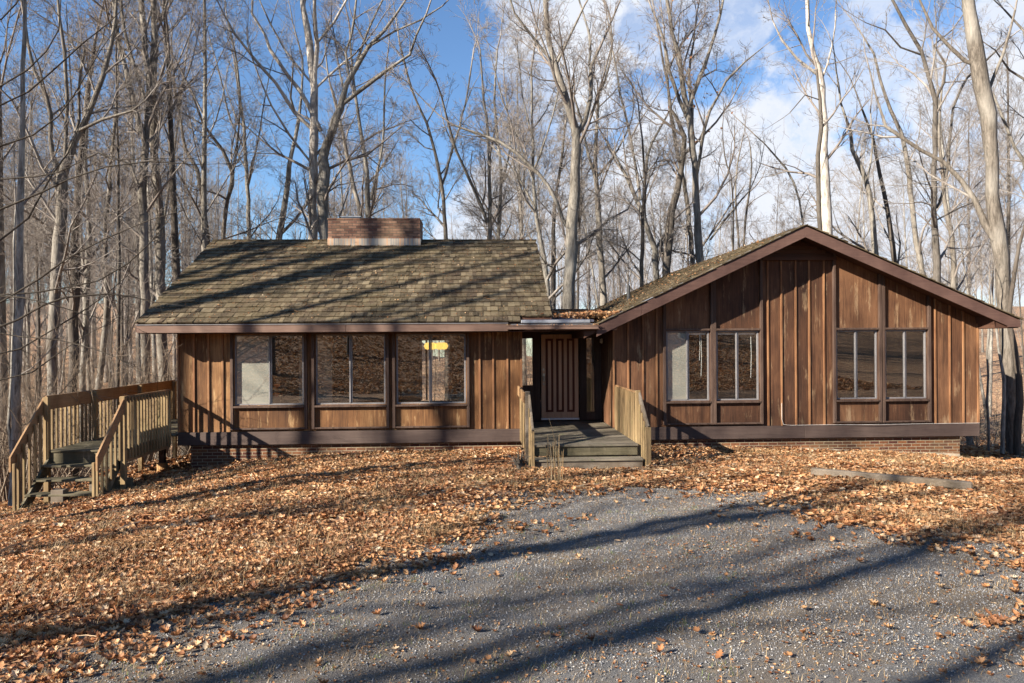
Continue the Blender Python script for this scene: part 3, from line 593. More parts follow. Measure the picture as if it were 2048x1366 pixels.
m = M(); m.box(lx-.05, lx+.05, YD-.10, YD-.001, lz+.02, lz+.07); hb(m, 'lamp_bracket', 'pipe')
# interior hall behind the door, with a bright opening to the woods for the sidelight
m = M(); m.box(ex0+.0, ex0+.02, YD+.1, YB-.6, .02, 2.15); m.box(ex1-.12, ex1-.10, YD+.1, YB-.6, .02, 2.15); m.box(ex0+.95, ex1-.1, YB-.7, YB-.6, .02, 2.15); hb(m, 'hall_wall', 'interior')
m = M(); m.box(ex0, ex1, D-.02, YB-.6, zc, zc+.04); hb(m, 'porch_ceiling', 'soffit')
# --- left roof
def slope(m, p0, u, v, L, S, expo, wmin=.08, wmax=.17, th=.026, clip=None):
    """overlapping shakes: p0 = lower left corner, u along eave, v up the slope"""
    n = u.cross(v).normalized(); rows = int(math.ceil(S/expo)); R = random.Random(5)
    for r in range(rows):
        s0 = r*expo; x = -R.uniform(0, .15)
        while x < L:
            wd_ = R.uniform(wmin, wmax); a, b = max(x, 0), min(x+wd_-.006, L)
            if b-a > .02 and (clip is None or clip(r, (a+b)/2)):
                j = R.uniform(-.012, .018); ln = min(expo*1.25, S-s0+.02); t0 = th*R.uniform(.8, 1.5); lift = .010+t0
                q = [p0+u*a+v*(s0-j)+n*lift, p0+u*b+v*(s0-j)+n*(lift+R.uniform(-.003, .003)), p0+u*b+v*(s0+ln)+n*.012, p0+u*a+v*(s0+ln)+n*.012]
                q2 = [p0+u*a+v*(s0-j)+n*(lift-t0), p0+u*b+v*(s0-j)+n*(lift-t0), p0+u*b+v*(s0+ln)+n*.001, p0+u*a+v*(s0+ln)+n*.001]
                bb = len(m.v); m.v += [tuple(k) for k in q+q2]; m.f += [(bb, bb+1, bb+2, bb+3), (bb+5, bb+4, bb+7, bb+6), (bb+4, bb+5, bb+1, bb), (bb+5, bb+6, bb+2, bb+1), (bb+7, bb+4, bb, bb+3)]
            x += wd_
    return m
u = Vector((1, 0, 0)); vv = Vector((0, YRg-YE, ZRg-ZE)); S = vv.length; vn = vv.normalized()
roofL = bpy.data.objects.new('left_roof', None); roofL.name = 'shingle_roof'; C.objects.link(roofL); roofL.parent = house; roofL.location = Vector((XE0, YE, ZE))-house.location
m = M(); slope(m, Vector((XE0-.03, YE-.04, ZE)), u, vn, XE1-XE0+.06, S+.05, S/20.2, clip=lambda r, x: not (r == 0 and x > XEc-XE0+.03)); hb(m, 'shingles', 'shingle', roofL)
m = M(); slope(m, Vector((XE1+.03, 2*YRg-YE+.04, ZE)), -u, Vector((0, -vn.y, vn.z)), XE1-XE0+.06, S+.05, S/20.2); hb(m, 'shingles', 'shingle', roofL)
m = M(); b_ = .13
m.xprism([(YE, ZE-.004), (YRg, ZRg-.004), (2*YRg-YE, ZE-.004), (2*YRg-YE, ZE-b_), (YRg, ZRg-b_-.02), (YE, ZE-b_)], XE0, XE1); hb(m, 'roof_deck', 'soffit', roofL)
m = M(); R = random.Random(3); x = XE0-.02
while x < XE1-.2:
    m.xprism([(YRg-.10, ZRg-.035), (YRg, ZRg+.045), (YRg+.10, ZRg-.035), (YRg, ZRg+.015)], x, x+.43); x += .445
hb(m, 'ridge_cap', 'shingle', roofL)
fz0 = FZ(650, 661, YE)
m = M()
seg = [XE0, P(692, 650, YE).x, P(1016, 650, YE).x]
zf1 = ZE-.035
for a, b in zip(seg[:-1], seg[1:]): m.box(a+.002, b-.002, YE-.045, YE-.002, zf1-.155, zf1)
hb(m, 'fascia', 'fascia', roofL, .004)
m = M(); m.box(XE0-.01, seg[2], YE-.06, YE-.046, zf1+.006, zf1+.022); hb(m, 'drip_edge', 'alu', roofL)
m = M()
for xx in (XE0-.02, XE1-.015):
    m.xprism([(YE-.04, ZE-.02), (YRg, ZRg-.02), (2*YRg-YE, ZE-.02), (2*YRg-YE, ZE-.17), (YRg, ZRg-.17), (YE-.04, ZE-.17)], xx, xx+.035)
hb(m, 'rake_board', 'fascia_dark', roofL)
# soffit closes the eave
m = M(); m.box(XE0+.01, XE1, YE, D-.001, ZE-.20, ZE-.185); m.box(XE0+.01, XL0, D, YB, 2.16, 2.175); hb(m, 'soffit', 'soffit', roofL)
# --- chimney
YC = YRg-.42; cxa, cxb = P(656, 470, YC).x, P(840, 470, YC).x; cz0 = P(750, 498, YC).z; czf = P(750, 477, YC).z; cz1 = P(750, 436, YC).z
chim = bpy.data.objects.new('chimney', None); C.objects.link(chim); chim.parent = house; chim.location = Vector((cxa, YC, cz0))-house.location
m = M(); m.box(cxa, cxb, YC, YC+.95, cz0-.5, cz1-.05); hb(m, 'chimney_stack', 'chimney_brick', chim)
m = M(); m.box(cxa-.012, cxb+.012, YC-.012, YC+.962, cz1-.048, cz1); hb(m, 'chimney_cap', 'chimney_brick', chim, .01)
m = M(); m.box(cxa-.014, cxb+.014, YC-.014, YC-.001, cz0-.04, czf); m.box(cxb+.001, cxb+.014, YC, YC+.6, cz0-.05, czf); m.box(cxa-.014, cxa-.001, YC, YC+.6, cz0-.05, czf); hb(m, 'flashing', 'flash_old', chim)
m = M(); m.box(cxa-.04, cxb+.05, YC-.09, YC-.014, cz0-.075, cz0-.045); hb(m, 'flashing_apron', 'concrete', chim)
a, b = P(686, 436, YC+.4).x, P(722, 436, YC+.4).x; m = M(); m.box(a, b, YC+.2, YC+.7, cz1+.002, cz1+.06); m.box(a-.03, b+.03, YC+.17, YC+.73, cz1+.061, cz1+.08); hb(m, 'flue_cap', 'flash', chim)
# --- right roof
roofR = bpy.data.objects.new('gable_roof', None); C.objects.link(roofR); roofR.parent = house; roofR.location = Vector((PX_, YE, PZ_))-house.location
xl, xr = P(1168, 654, YE).x, re_.x
def slab(m, a, b, y0, y1, t0, t1):
    m.prism([(a, gz(a)+t0), (b, gz(b)+t0), (b, gz(b)+t1), (a, gz(a)+t1)], y0, y1)
m = M(); slab(m, xl, PX_, YE+.03, YRB, -.16, -.005); slab(m, PX_, xr-.0, YE+.03, YRB, -.16, -.005); hb(m, 'roof_deck', 'soffit', roofR)
uL = Vector((0, -1, 0)); vL = Vector((PX_-xl, 0, gz(PX_)-gz(xl))); SL_ = vL.length
m = M(); slope(m, Vector((xl, YRB, gz(xl))), uL, vL.normalized(), YRB-YE+.05, SL_, .235); hb(m, 'shingles', 'shingle', roofR)
vR = Vector((PX_-xr, 0, gz(PX_)-gz(xr))); m = M(); slope(m, Vector((xr+.02, YE-.05, gz(xr))), -uL, vR.normalized(), YRB-YE+.05, vR.length, .235); hb(m, 'shingles', 'shingle', roofR)
fh = .255
cut = P(1284, 620, YE).x
m = M()
for a, b in ((P(1193, 640, YE).x, cut-.006), (cut, PX_-.002), (PX_+.002, xr)):
    pts = [(a, gz(a)-.012), (b, gz(b)-.012), (b, gz(b)-fh), (a, gz(a)-fh)]
    if b == xr: pts = [(a, gz(a)-.012), (b, gz(b)-.012), (b, gz(b)-.155), (b-.28, gz(b)-.155), (b-.29+.0, gz(b-.29)-fh), (a, gz(a)-fh)]
    m.prism(pts, YE-.02, YE+.025)
hb(m, 'fascia', 'fascia_dark', roofR, .004)
m = M(); m.prism([(xr-.6, gz(xr-.6)-.17), (xr-.02, gz(xr)-.155), (xr-.02, gz(xr)-.162), (XR1, gz(xr)-.165)], YE+.03, YRB); m.box(XR1, xr-.02, YE+.03, YRB, gz(xr)-.175, gz(xr)-.162); m.box(XR1-.02, XR1+.0, YE+.03, YRB, gz(xr)-.175, gz(XR1)-.15); hb(m, 'soffit', 'soffit', roofR)
m = M(); m.prism([(a_, gz(a_)+o_) for a_, o_ in ((xl+.2, .03), (PX_, .03), (PX_, .012), (xl+.2, .012))], YE-.03, YE-.0201); hb(m, 'drip_edge', 'flash', roofR)
vx = P(1257, 580, 20).x; m = M(); m.tube([(vx, 20, gz(vx)-.1), (vx, 20, gz(vx)+.42)], .05, 10); hb(m, 'vent_pipe', 'pipe', roofR)
# --- low roof over the entry
zp = P(1100, 640, YE+.1).z; fr = bpy.data.objects.new('entry_roof', None); C.objects.link(fr); fr.parent = house; fr.location = Vector((XL1, YE, zp))-house.location
zq = P(1130, 620, YRg+.3).z; yq = YRg+.3
m = M(); m.xprism([(YE-.05, zp-.045), (YE-.05, zp), (yq, zq-.12), (yq, zq-.17)], XL1+.01, P(1188, 650, YE-.05).x); hb(m, 'roof_membrane', 'membrane', fr)
m = M(); m.box(XL1+.3, P(1172, 620, yq).x, yq, yq+.1, zq-.2, zq+.03); hb(m, 'curb', 'membrane', fr)
ga, gb_ = P(1014, 652, YE-.12).x, P(1197, 652, YE-.12).x; g0, g1 = P(1100, 658.5, YE-.12).z, P(1100, 650.5, YE-.12).z
m = M(); m.prism([(ga, g0), (gb_, g0), (gb_, g1), (ga, g1)], YE-.13, YE-.118); m.box(ga, gb_, YE-.118, YE-.02, g0, g0+.012); m.box(ga, gb_, YE-.14, YE-.118, g1-.02, g1); hb(m, 'gutter', 'fascia', fr, .003)
m = M(); m.box(P(1042, 645, YE).x, P(1180, 645, YE).x, YE-.06, YE+.06, zp-.07, zp+.0); hb(m, 'flashing', 'flash', fr, .01)
m = M(); m.box(P(1020, 648, YE).x, P(1186, 648, YE).x, YE-.10, YE-.06, g1+.004, g1+.03); hb(m, 'flashing', 'alu', fr, .008)
m = M(); m.box(XL1+.01, XR0-.01, YE, YE+.04, 2.13, zp-.06); m.box(XL1+.01, XR0-.01, YE+.04, D, 2.13, 2.16); hb(m, 'soffit', 'soffit', fr)
# leaves piled on the entry roof and blown over the roofs
lst = []; n = 5200; X = rs.uniform(XL1+.3, XR0+.2, n); Y = rs.uniform(YE+.15, yq, n); Z = zp+(zq-.12-zp)*(Y-YE)/(yq-YE)+.03+rs.uniform(0, .09, n)
X = np.where(rs.uniform(0, 1, n) < .45, XR0-.25-np.abs(rs.normal(0, .35, n))+rs.uniform(0, .35, n), X)
gx = np.array([gz(x) for x in X]); Z = np.maximum(Z, gx+.03); v, f = leaf_tmpl(2, .6); lst.append(scatter(v, f, np.stack([X, Y, Z], -1), rs.uniform(.05, .10, n), .8))
n = 1500; X = rs.uniform(XE0, XE1, n); Y = rs.uniform(YE, YRg, n)**1.0; Z = ZE+(ZRg-ZE)*(Y-YE)/(YRg-YE)+.055; v, f = leaf_tmpl(2, .5); lst.append(scatter(v, f, np.stack([X, Y, Z], -1), rs.uniform(.02, .055, n), .6))
n = 900; X = rs.uniform(xl, PX_, n); Y = rs.uniform(YE, YRB, n); Z = np.array([gz(x) for x in X])+.055; lst.append(scatter(v, f, np.stack([X, Y, Z], -1), rs.uniform(.03, .06, n), .6))
n = 260; X = rs.uniform(ga, gb_, n); Y = rs.uniform(YE-.11, YE-.05, n); lst.append(scatter(v, f, np.stack([X, Y, np.full(n, g1+.01)], -1), rs.uniform(.02, .05, n), .8))
sv = np.array([(-.5, 0, .0), (0, .03, .02), (.5, -.02, 0), (-.5, .012, .015), (0, .045, .035), (.5, -.008, .012)]); sf2 = np.array([(0, 1, 4, 3), (1, 2, 5, 4), (0, 3, 4, 1), (1, 4, 5, 2)])
n = 230; X = rs.uniform(XE0, XE1, n); Y = rs.uniform(YE, YRg, n); Z = ZE+(ZRg-ZE)*(Y-YE)/(YRg-YE)+.06; lst.append(scatter(sv, sf2, np.stack([X, Y, Z], -1), rs.lognormal(math.log(.22), .5, n), .3))
V, Fq = cat(lst); tag(np_mesh('roof_leaves', V, Fq, 'leaf'), 'dead leaves caught on the roofs and piled over the entrance', kind='stuff')
# cable along the right rim beam
m = M(); m.tube([(FX(1562), D-.035, FZ(1562, 806)), (FX(1562), D-.037, FZ(1562, 838)), (FX(1565), D-.037, ZB+.03), (FX(1580), D-.04, ZB+.012), (FX(1640), D-.04, ZB+.015), (FX(1750), D-.09, ZB+.012), (FX(1860), D-.04, ZB+.014), (XR1, D-.04, ZB+.015)], .0045, 6); hb(m, 'cable', 'cable')
# chandelier in the left wing, seen through the third window
ch = thing('chandelier', 'yellow glass chandelier hanging inside behind the third window from the left', 'chandelier', P(872, 692, 20.0))
o = ch.location; m = M()
for k in range(6):
    an = k*PI/3; c = Vector((math.cos(an)*.21, math.sin(an)*.21, 0))
    m.tube([c+Vector((0, 0, .095)), c+Vector((0, 0, .075)), c+Vector((0, 0, .0)), c+Vector((0, 0, -.075)), c+Vector((0, 0, -.095))], [.03, .09, .125, .09, .04], 12)
m.build('lamp_shade', 'amber', ch); m = M(); m.tube([(0, 0, .05), (0, 0, 2.40-o.z)], .01, 6)
for k in range(14): an = k*2*PI/14; m.tube([(math.cos(an)*.30, math.sin(an)*.30, -.09), (math.cos(an)*.33, math.sin(an)*.33, -.16), (math.cos(an)*.27, math.sin(an)*.27, -.17)], .006, 4)
m.build('frame', 'pipe', ch)
for k, (px, py) in enumerate(((553, 771), (551, 789))):
    p = P(px, py, D+.32); m = M(); m.v = [(-.07, 0, -.01), (.03, 0, -.05), (.09, 0, .02), (-.02, 0, .05), (-.07, .02, -.01), (.03, .02, -.05), (.09, .02, .02), (-.02, .02, .05)]; m.f = [(0, 1, 2, 3), (7, 6, 5, 4), (0, 4, 5, 1), (1, 5, 6, 2), (2, 6, 7, 3), (3, 7, 4, 0)]
    o_ = m.build('hanging_ornament', 'orange_cloth'); o_.location = p; tag(o_, ('upper' if k == 0 else 'lower')+' of two orange diamonds hanging inside the leftmost window', 'ornament')

# ------------------------------------------------------------------ entry deck and steps
ed = thing('entry_deck', 'weathered wooden entrance deck with two steps and railings before the front door', 'deck', (FX(1130), 14.5, -.5))
def db(m, name, mt, par, bevel=.004):
    off = Vector((0, 0, 0)); q = par
    while q is not None: off = off+q.location; q = q.parent
    return m.build(name, mt, par, loc=off, bevel=bevel)
YN = 13.45; dxa, dxb = P(1063, 885, YN).x, P(1276, 885, YN).x; R = random.Random(8)
m = M(); y = YN-.03; k = 0
while y < YD-.01:
    y2 = min(y+.135, YD-.005); m.box(dxa, min(dxb, dxb if y < D else XR0-.005), y, y2, -.065+R.uniform(-.002, .002), -.03+R.uniform(-.003, .003)); y += .142
db(m, 'deck_boards', 'greydeck', ed)
m = M(); m.box(dxa+.01, dxb-.01, YN+.0, YN+.04, -.235, -.068); m.box(dxa+.01, dxa+.05, YN+.045, D-.05, -.235, -.068); m.box(dxb-.05, dxb-.01, YN+.045, D-.05, -.235, -.068); db(m, 'riser', 'mossy', ed)
tz = -.255; m = M(); m.box(dxa+.02, dxb+.03, YN-.33, YN-.18, tz-.035, tz); m.box(dxa+.02, dxb+.03, YN-.172, YN-.02, tz-.035, tz+.002); db(m, 'step_tread', 'greydeck', ed)
m = M(); m.box(dxa+.04, dxb+.02, YN-.30, YN-.26, tz-.19, tz-.038); db(m, 'riser', 'timber', ed)
m = M(); m.box(dxa+.25, dxb+.0, YN-.46, YN-.30, -.56, tz-.185); db(m, 'kick_board', 'timber', ed, .01)
for x in (dxa+.1, dxb-.1):
    for y in (YN+.3, D-.5): m = M(); m.box(x-.05, x+.05, y-.05, y+.05, -1.1, -.07); db(m, 'post', 'deckwood', ed)
def railing(par, x, ya, yb, z0, ztop, npk, side, board_h=.2, wob=.0):
    """level railing along y: pickets on the outer face, a wide board on top"""
    for k in range(npk):
        y = ya+(yb-ya)*(k+.5)/npk; h = Random_.uniform(-.012, .012)
        m = M(); m.box(x-.018, x+.018, y-.02, y+.02, z0+h, ztop-.03); db(m, 'baluster', 'deckwood', par, .003)
    m = M(); m.box(x+side*.02, x+side*.058, ya-.05, yb+.05, ztop-board_h, ztop) if side > 0 else m.box(x+side*.058, x+side*.02, ya-.05, yb+.05, ztop-board_h, ztop); db(m, 'rail', 'deckrail_y', par, .005)
Random_ = random.Random(4)
# right railing of the entry, left railing of the entry
xr_ = P(1283, 850, YN).x
railing(ed, xr_-.05, YN+.35, D-.08, -.25, .93, 14, 1)
for (x, y) in ((xr_-.0, YN+.30),): m = M(); m.box(x-.045, x+.045, y-.045, y+.045, -.5, .95); db(m, 'post', 'deckwood', ed)
a = Vector((xr_+.02, YN+.28, .87)); b = Vector((xr_+.05, YN-.32, .30)); m = M(); m.beam(a, b, .035, .13); db(m, 'hand_rail', 'timber', ed)
for t in (.28, .52, .76): q = a.lerp(b, t); m = M(); m.box(q.x-.05, q.x-.018, q.y-.02, q.y+.02, -.36, q.z-.02); db(m, 'baluster', 'deckwood', ed)
m = M(); m.box(b.x-.05, b.x+.045, b.y-.05, b.y+.04, -.62, b.z+.02); db(m, 'post', 'deckwood', ed)
xl_ = P(1053, 850, YN+.3).x
railing(ed, xl_, YN+.35, D-.08, -.25, .93, 12, -1)
m = M(); m.box(xl_-.02, xl_+.07, YN+.26, YN+.35, -.5, .95); db(m, 'post', 'timber', ed)
a = Vector((xl_+.05, YN+.25, .85)); b = Vector((xl_+.075, YN-.34, .25)); m = M(); m.beam(a, b, .035, .13); db(m, 'hand_rail', 'timber', ed)
for t in (.3, .55, .8): q = a.lerp(b, t); m = M(); m.box(q.x-.035, q.x-.003, q.y-.02, q.y+.02, -.5, q.z-.02); db(m, 'baluster', 'deckwood', ed)
m = M(); m.box(b.x-.035, b.x+.025, b.y-.04, b.y+.03, -.72, b.z+.02); db(m, 'post', 'deckwood', ed)

# ------------------------------------------------------------------ side deck and stairs on the left
sdk = thing('side_deck', 'wooden side deck with slatted railings and mossy stairs at the left end of the house', 'deck', (-7.3, 14.6, -1.0))
XA, XB = -8.02, -6.66; YS = 13.72; YDB = 19.3
m = M(); y = YS
while y < YDB: m.box(XA+.03, XB-.0 if y < D-.15 else XL0-.03, y, y+.135, -.095, -.06); y += .142
db(m, 'deck_boards', 'mossy', sdk)
m = M(); m.box(XA+.03, XB, YS+.02, YS+.06, -.30, -.098); db(m, 'riser', 'mossy', sdk)
m = M(); m.box(XB-.04, XB+.0, YS+.065, D-.04, -.33, -.10); m.box(XA+.0, XA+.04, YS+.065, YDB, -.33, -.10); db(m, 'joist', 'deckrail_y', sdk)
railing(sdk, XB+.02, YS+.10, D-.04, -.27, .92, 16, -1, .10)
railing(sdk, XA-.02, YS+.06, YDB, -.27, .95, 38, 1, .26)
for x, y in ((XA+.03, YS+.02), (XA+.08, YS+1.6), (XA+.08, YS+3.6), (XA+.08, YDB-.1), (XB+.045, YS+.03)): m = M(); m.box(x-.045, x+.045, y-.045, y+.045, -1.3 if y < 14 else -3, .93); db(m, 'post', 'deckwood', sdk)
TR = [(928, 99), (956, 84.5), (985, 66), (1013.5, 50)]
zs = [-.08-.215*(k+1) for k in range(4)]
for k, z in enumerate(zs):
    y = YS-.235*(k+1); m = M(); m.box(XA+.06, XB-.03, y, y+.27, z-.04, z); db(m, 'stair_tread', 'mossy', sdk, .006)
for x in (XA+.06, XB-.05):
    m = M(); m.vbeam((x, YS+.1, -.24), (x, YS-.98, -1.20), .045, .27); db(m, 'stringer', 'mossy', sdk)
m = M(); m.box(XA+.5, XA+.72, YS-.70, YS-.55, -1.4, -.65); m.box(XA+.58, XA+.78, YS-.97, YS-.8, -1.4, -.90); m.box(XA+1.0, XA+1.12, YS-.40, YS-.30, -1.4, -.55); db(m, 'support_block', 'timber', sdk, .01)
m = M(); m.box(XB-.38, XB+.10, YS+.02, YS+.30, -1.5, -.62); db(m, 'support_block', 'mossy', sdk, .01)
for x, zz in ((XA+.0, 0), (XB+.03, 0)):
    sgn = -1 if x < -7.5 else 1
    a = Vector((x+sgn*.03, YS+.04, .80)); b = Vector((x+sgn*.03, YS-.95, -.16)); m = M(); m.vbeam(a, b, .038, .26); db(m, 'hand_rail', 'deckrail_y', sdk, .005)
    for k in range(6):
        t = .06+k*.16; q = a.lerp(b, t); m = M(); m.box(q.x-.058*sgn-.018, q.x-.058*sgn+.018, q.y-.02, q.y+.02, q.z-1.0, q.z+.03); db(m, 'baluster', 'deckwood', sdk, .003)
    m = M(); m.box(b.x-.06*sgn-.022, b.x-.06*sgn+.022, b.y-.0, b.y+.05, -1.35, b.z+.02); db(m, 'post', 'deckwood', sdk)
pp = P(325, 948, 16.6); m = M(); m.tube([(pp.x, 16.6, -2.6), (pp.x, 16.6, P(325, 925, 16.6).z)], .115, 16); db(m, 'concrete_pier', 'pier', sdk)
m = M(); m.box(pp.x-.06, pp.x+.06, 16.54, 16.66, P(325, 925, 16.6).z, -.10); db(m, 'post', 'trim', sdk)
# ------------------------------------------------------------------ small things
a = GP(1622, 955); b = GP(1945, 985); tm = thing('landscape_timber', 'old grey landscape timber lying in the leaves in front of the right-hand wing', 'timber', a)
m = M(); a = Vector((a.x, a.y, G1(a.x, a.y)+.105)); b = Vector((b.x, b.y, G1(b.x, b.y)+.10)); m.beam(a, b, .12, .12); db(m, 'weathered_beam', 'timber', tm, .018)
m = M(); p = GP(1110, 965); gr = thing('tall_grass', 'tuft of tall pale dry grass standing in front of the entrance step', 'grass tuft', p); R = random.Random(6); rs2 = R
for k in range(26):
    x, y = R.uniform(-.12, .12), R.uniform(-.08, .08); h = R.uniform(.35, .82) if k else 1.05; lx_ = R.uniform(-.1, .06)+(-.14 if k == 0 else 0)
    m.tube([(x, y, -.02), (x+lx_*.2, y, h*.4), (x+lx_*.6, y+.01, h*.8), (x+lx_, y+.02, h)], [.005, .004, .0035, .002], 4)
m.build('stems', 'straw', gr)
p = GP(1040, 938); sh = thing('root_stump', 'small dark tangled root stump left of the entrance steps', 'stump', p); m = M(); R = random.Random(9)
for k in range(40):
    an = R.uniform(0, 2*PI); r1 = R.uniform(.05, .26); h = R.uniform(.10, .42); m.tube([(0+R.uniform(-.06, .06), R.uniform(-.06, .06), -.03), (math.cos(an)*r1*.5, math.sin(an)*r1*.4, h*.7), (math.cos(an)*r1, math.sin(an)*r1*.5, h*R.uniform(.3, 1))], [.018, .010, .004], 5)
m.build('roots', 'bark_dark', sh)

# ------------------------------------------------------------------ trees
class Tubes:
    def __init__(s): s.g = {}
    def add(s, pts, rad, sides): s.g.setdefault((len(pts), sides), []).append((pts, rad))
    def arrays(s):
        lst = []
        for (n, k), items in s.g.items():
            Pn = np.array([i[0] for i in items], float); Rn = np.array([i[1] for i in items], float); T = np.gradient(Pn, axis=1); T /= np.linalg.norm(T, axis=2, keepdims=True)+1e-9
            mt = T.mean(1); ref = np.where((np.abs(mt[:, 1]) > .8)[:, None], np.array([[1., 0, 0]]), np.array([[0, 1., 0]]))[:, None, :]
            U = np.cross(T, ref); U /= np.linalg.norm(U, axis=2, keepdims=True)+1e-9; W_ = np.cross(T, U)
            an = np.arange(k)*2*PI/k; ring = Pn[:, :, None, :]+Rn[:, :, None, None]*(np.cos(an)[None, None, :, None]*U[:, :, None, :]+np.sin(an)[None, None, :, None]*W_[:, :, None, :])
            B = len(items); V = ring.reshape(-1, 3); i = np.arange(n-1)[:, None]; j = np.arange(k)[None]; q = (j+1) % k
            base = np.stack([i*k+j, i*k+q, (i+1)*k+q, (i+1)*k+j], -1).reshape(-1, 4); Fc = (base[None]+(np.arange(B)*n*k)[:, None, None]).reshape(-1, 4); lst.append((V, Fc))
        return cat(lst)
    def build(s, name, m, parent): V, Fc = s.arrays(); return np_mesh(name, V, Fc, m, parent, smooth=True)
rnd = random.random; un = random.uniform; ga_ = random.gauss
def norm(v):
    l = math.sqrt(v[0]*v[0]+v[1]*v[1]+v[2]*v[2])+1e-9; return (v[0]/l, v[1]/l, v[2]/l)
def turn(d, ang):
    """a direction at angle ang from d, random azimuth"""
    r = norm((ga_(0, 1), ga_(0, 1), ga_(0, 1))); c = r[0]*d[0]+r[1]*d[1]+r[2]*d[2]; s = norm((r[0]-c*d[0], r[1]-c*d[1], r[2]-c*d[2]))
    ca, sa = math.cos(ang), math.sin(ang); return (d[0]*ca+s[0]*sa, d[1]*ca+s[1]*sa, d[2]*ca+s[2]*sa)
KID = {3: (7, 11), 2: (6, 9), 1: (3, 6)}
MINR = .0048
def grow(T, p, d, L, r, lvl, up=.07, dens=1.0, wob=.10):
    n = 5 if L > 1.6 else (4 if L > .6 else 3)
    pts = [p]; dirs = [d]; st_ = L/(n-1)
    for i in range(n-1):
        d = norm((d[0]+ga_(0, wob), d[1]+ga_(0, wob), d[2]+ga_(0, wob)+up)); q = pts[-1]; pts.append((q[0]+d[0]*st_, q[1]+d[1]*st_, q[2]+d[2]*st_)); dirs.append(d)
    e = max(MINR*.7, r*.3); rad = [max(MINR*.7, r+(e-r)*i/(n-1)) for i in range(n)]; T.add(pts, rad, 6 if r > .06 else (4 if r > .02 else 3))
    if lvl <= 0: return
    a, b = KID[lvl]; nk = max(1, int(round(un(a, b)*dens)))
    for k in range(nk):
        t = un(.18, .98) if k else 1.0; f = t*(n-1); i = min(n-2, int(f)); f -= i; A, B_ = pts[i], pts[i+1]; q = (A[0]+(B_[0]-A[0])*f, A[1]+(B_[1]-A[1])*f, A[2]+(B_[2]-A[2])*f)
        rr = max(MINR, (r+(e-r)*t)*un(.38, .62)); grow(T, q, turn(dirs[i], un(.35, .95)), L*un(.34, .58)*(1.15-.45*t), rr, lvl-1, up, dens, wob*1.35)
def proto(h, r, bole, nl, lean=.02, spread=.75, dens=1.0, lvl=3, seed=0, len_k=.30, fork=False):
    random.seed(seed); T = Tubes(); K = Tubes(); n = 12; pts = []; x = y = 0; lx, ly = ga_(0, lean), ga_(0, lean)
    for i in range(n):
        z = h*i/(n-1)-.4*(i == 0); pts.append((x, y, z)); x += lx*h/(n-1)+ga_(0, .0012*h); y += ly*h/(n-1)+ga_(0, .0012*h)
    rad = [.85*r*(1.35 if i == 0 else 1)*(1-.82*(i/(n-1))**1.15) for i in range(n)]; K.add(pts, rad, 9)
    for k in range(nl):
        t = bole+(1-bole)*((k+rnd())/nl)*.98; f = t*(n-1); i = min(n-2, int(f)); f -= i; A, B_ = pts[i], pts[i+1]; q = tuple(A[j]+(B_[j]-A[j])*f for j in range(3))
        rr = (rad[i]*(1-f)+rad[i+1]*f); an = k*2.4+un(-.5, .5); el = un(spread*.6, spread*1.25)*(1.1-.5*t); d = (math.cos(an)*math.sin(el), math.sin(an)*math.sin(el), math.cos(el))
        grow(T, q, d, h*len_k*un(.6, 1.15)*(1.25-.8*t), rr*un(.3, .55), lvl, .06, dens, .09)
    if fork:
        i = 5; grow(T, pts[i], turn((0, 0, 1), .35), h*.5, rad[i]*.75, 3, .05, dens*1.2, .08)
    return K, T
def make_proto(args, mb, mt_):
    K, T = proto(**args); V1, F1 = K.arrays(); V2, F2 = T.arrays(); return (V1, F1, V2, F2, mb, mt_)
PR = []
specs = [dict(h=21, r=.20, bole=.42, nl=14, seed=1), dict(h=24, r=.25, bole=.45, nl=16, seed=2, fork=True), dict(h=19, r=.15, bole=.35, nl=15, seed=3, spread=.6), dict(h=22, r=.18, bole=.5, nl=13, seed=4, lean=.05),
         dict(h=17, r=.11, bole=.30, nl=15, seed=5, spread=.55, lean=.06), dict(h=26, r=.29, bole=.5, nl=16, seed=6, fork=True), dict(h=14, r=.075, bole=.22, nl=14, seed=7, spread=.6, lean=.07, len_k=.24), dict(h=20, r=.16, bole=.25, nl=17, seed=8, spread=.7), dict(h=22, r=.21, bole=.36, nl=10, seed=9, lvl=2, dens=.75, len_k=.34), dict(h=20, r=.15, bole=.40, nl=9, seed=10, lvl=2, dens=.7, fork=True), dict(h=22, r=.36, bole=.40, nl=10, seed=12, lvl=2, dens=.6, len_k=.34, fork=True)]
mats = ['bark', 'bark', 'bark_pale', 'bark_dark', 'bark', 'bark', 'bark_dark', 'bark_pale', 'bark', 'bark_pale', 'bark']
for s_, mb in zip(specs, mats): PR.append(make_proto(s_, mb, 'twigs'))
bases = {}
KINDL = ['straight grey-trunked bare tree', 'stout forked bare tree', 'pale slim-trunked bare tree', 'dark slim-trunked bare tree', 'slender leaning bare tree', 'tall heavy-trunked bare tree', 'thin dark bare sapling', 'pale bare tree branching low', 'open-crowned grey tree', 'thin-crowned pale tree', 'thick-trunked tree']
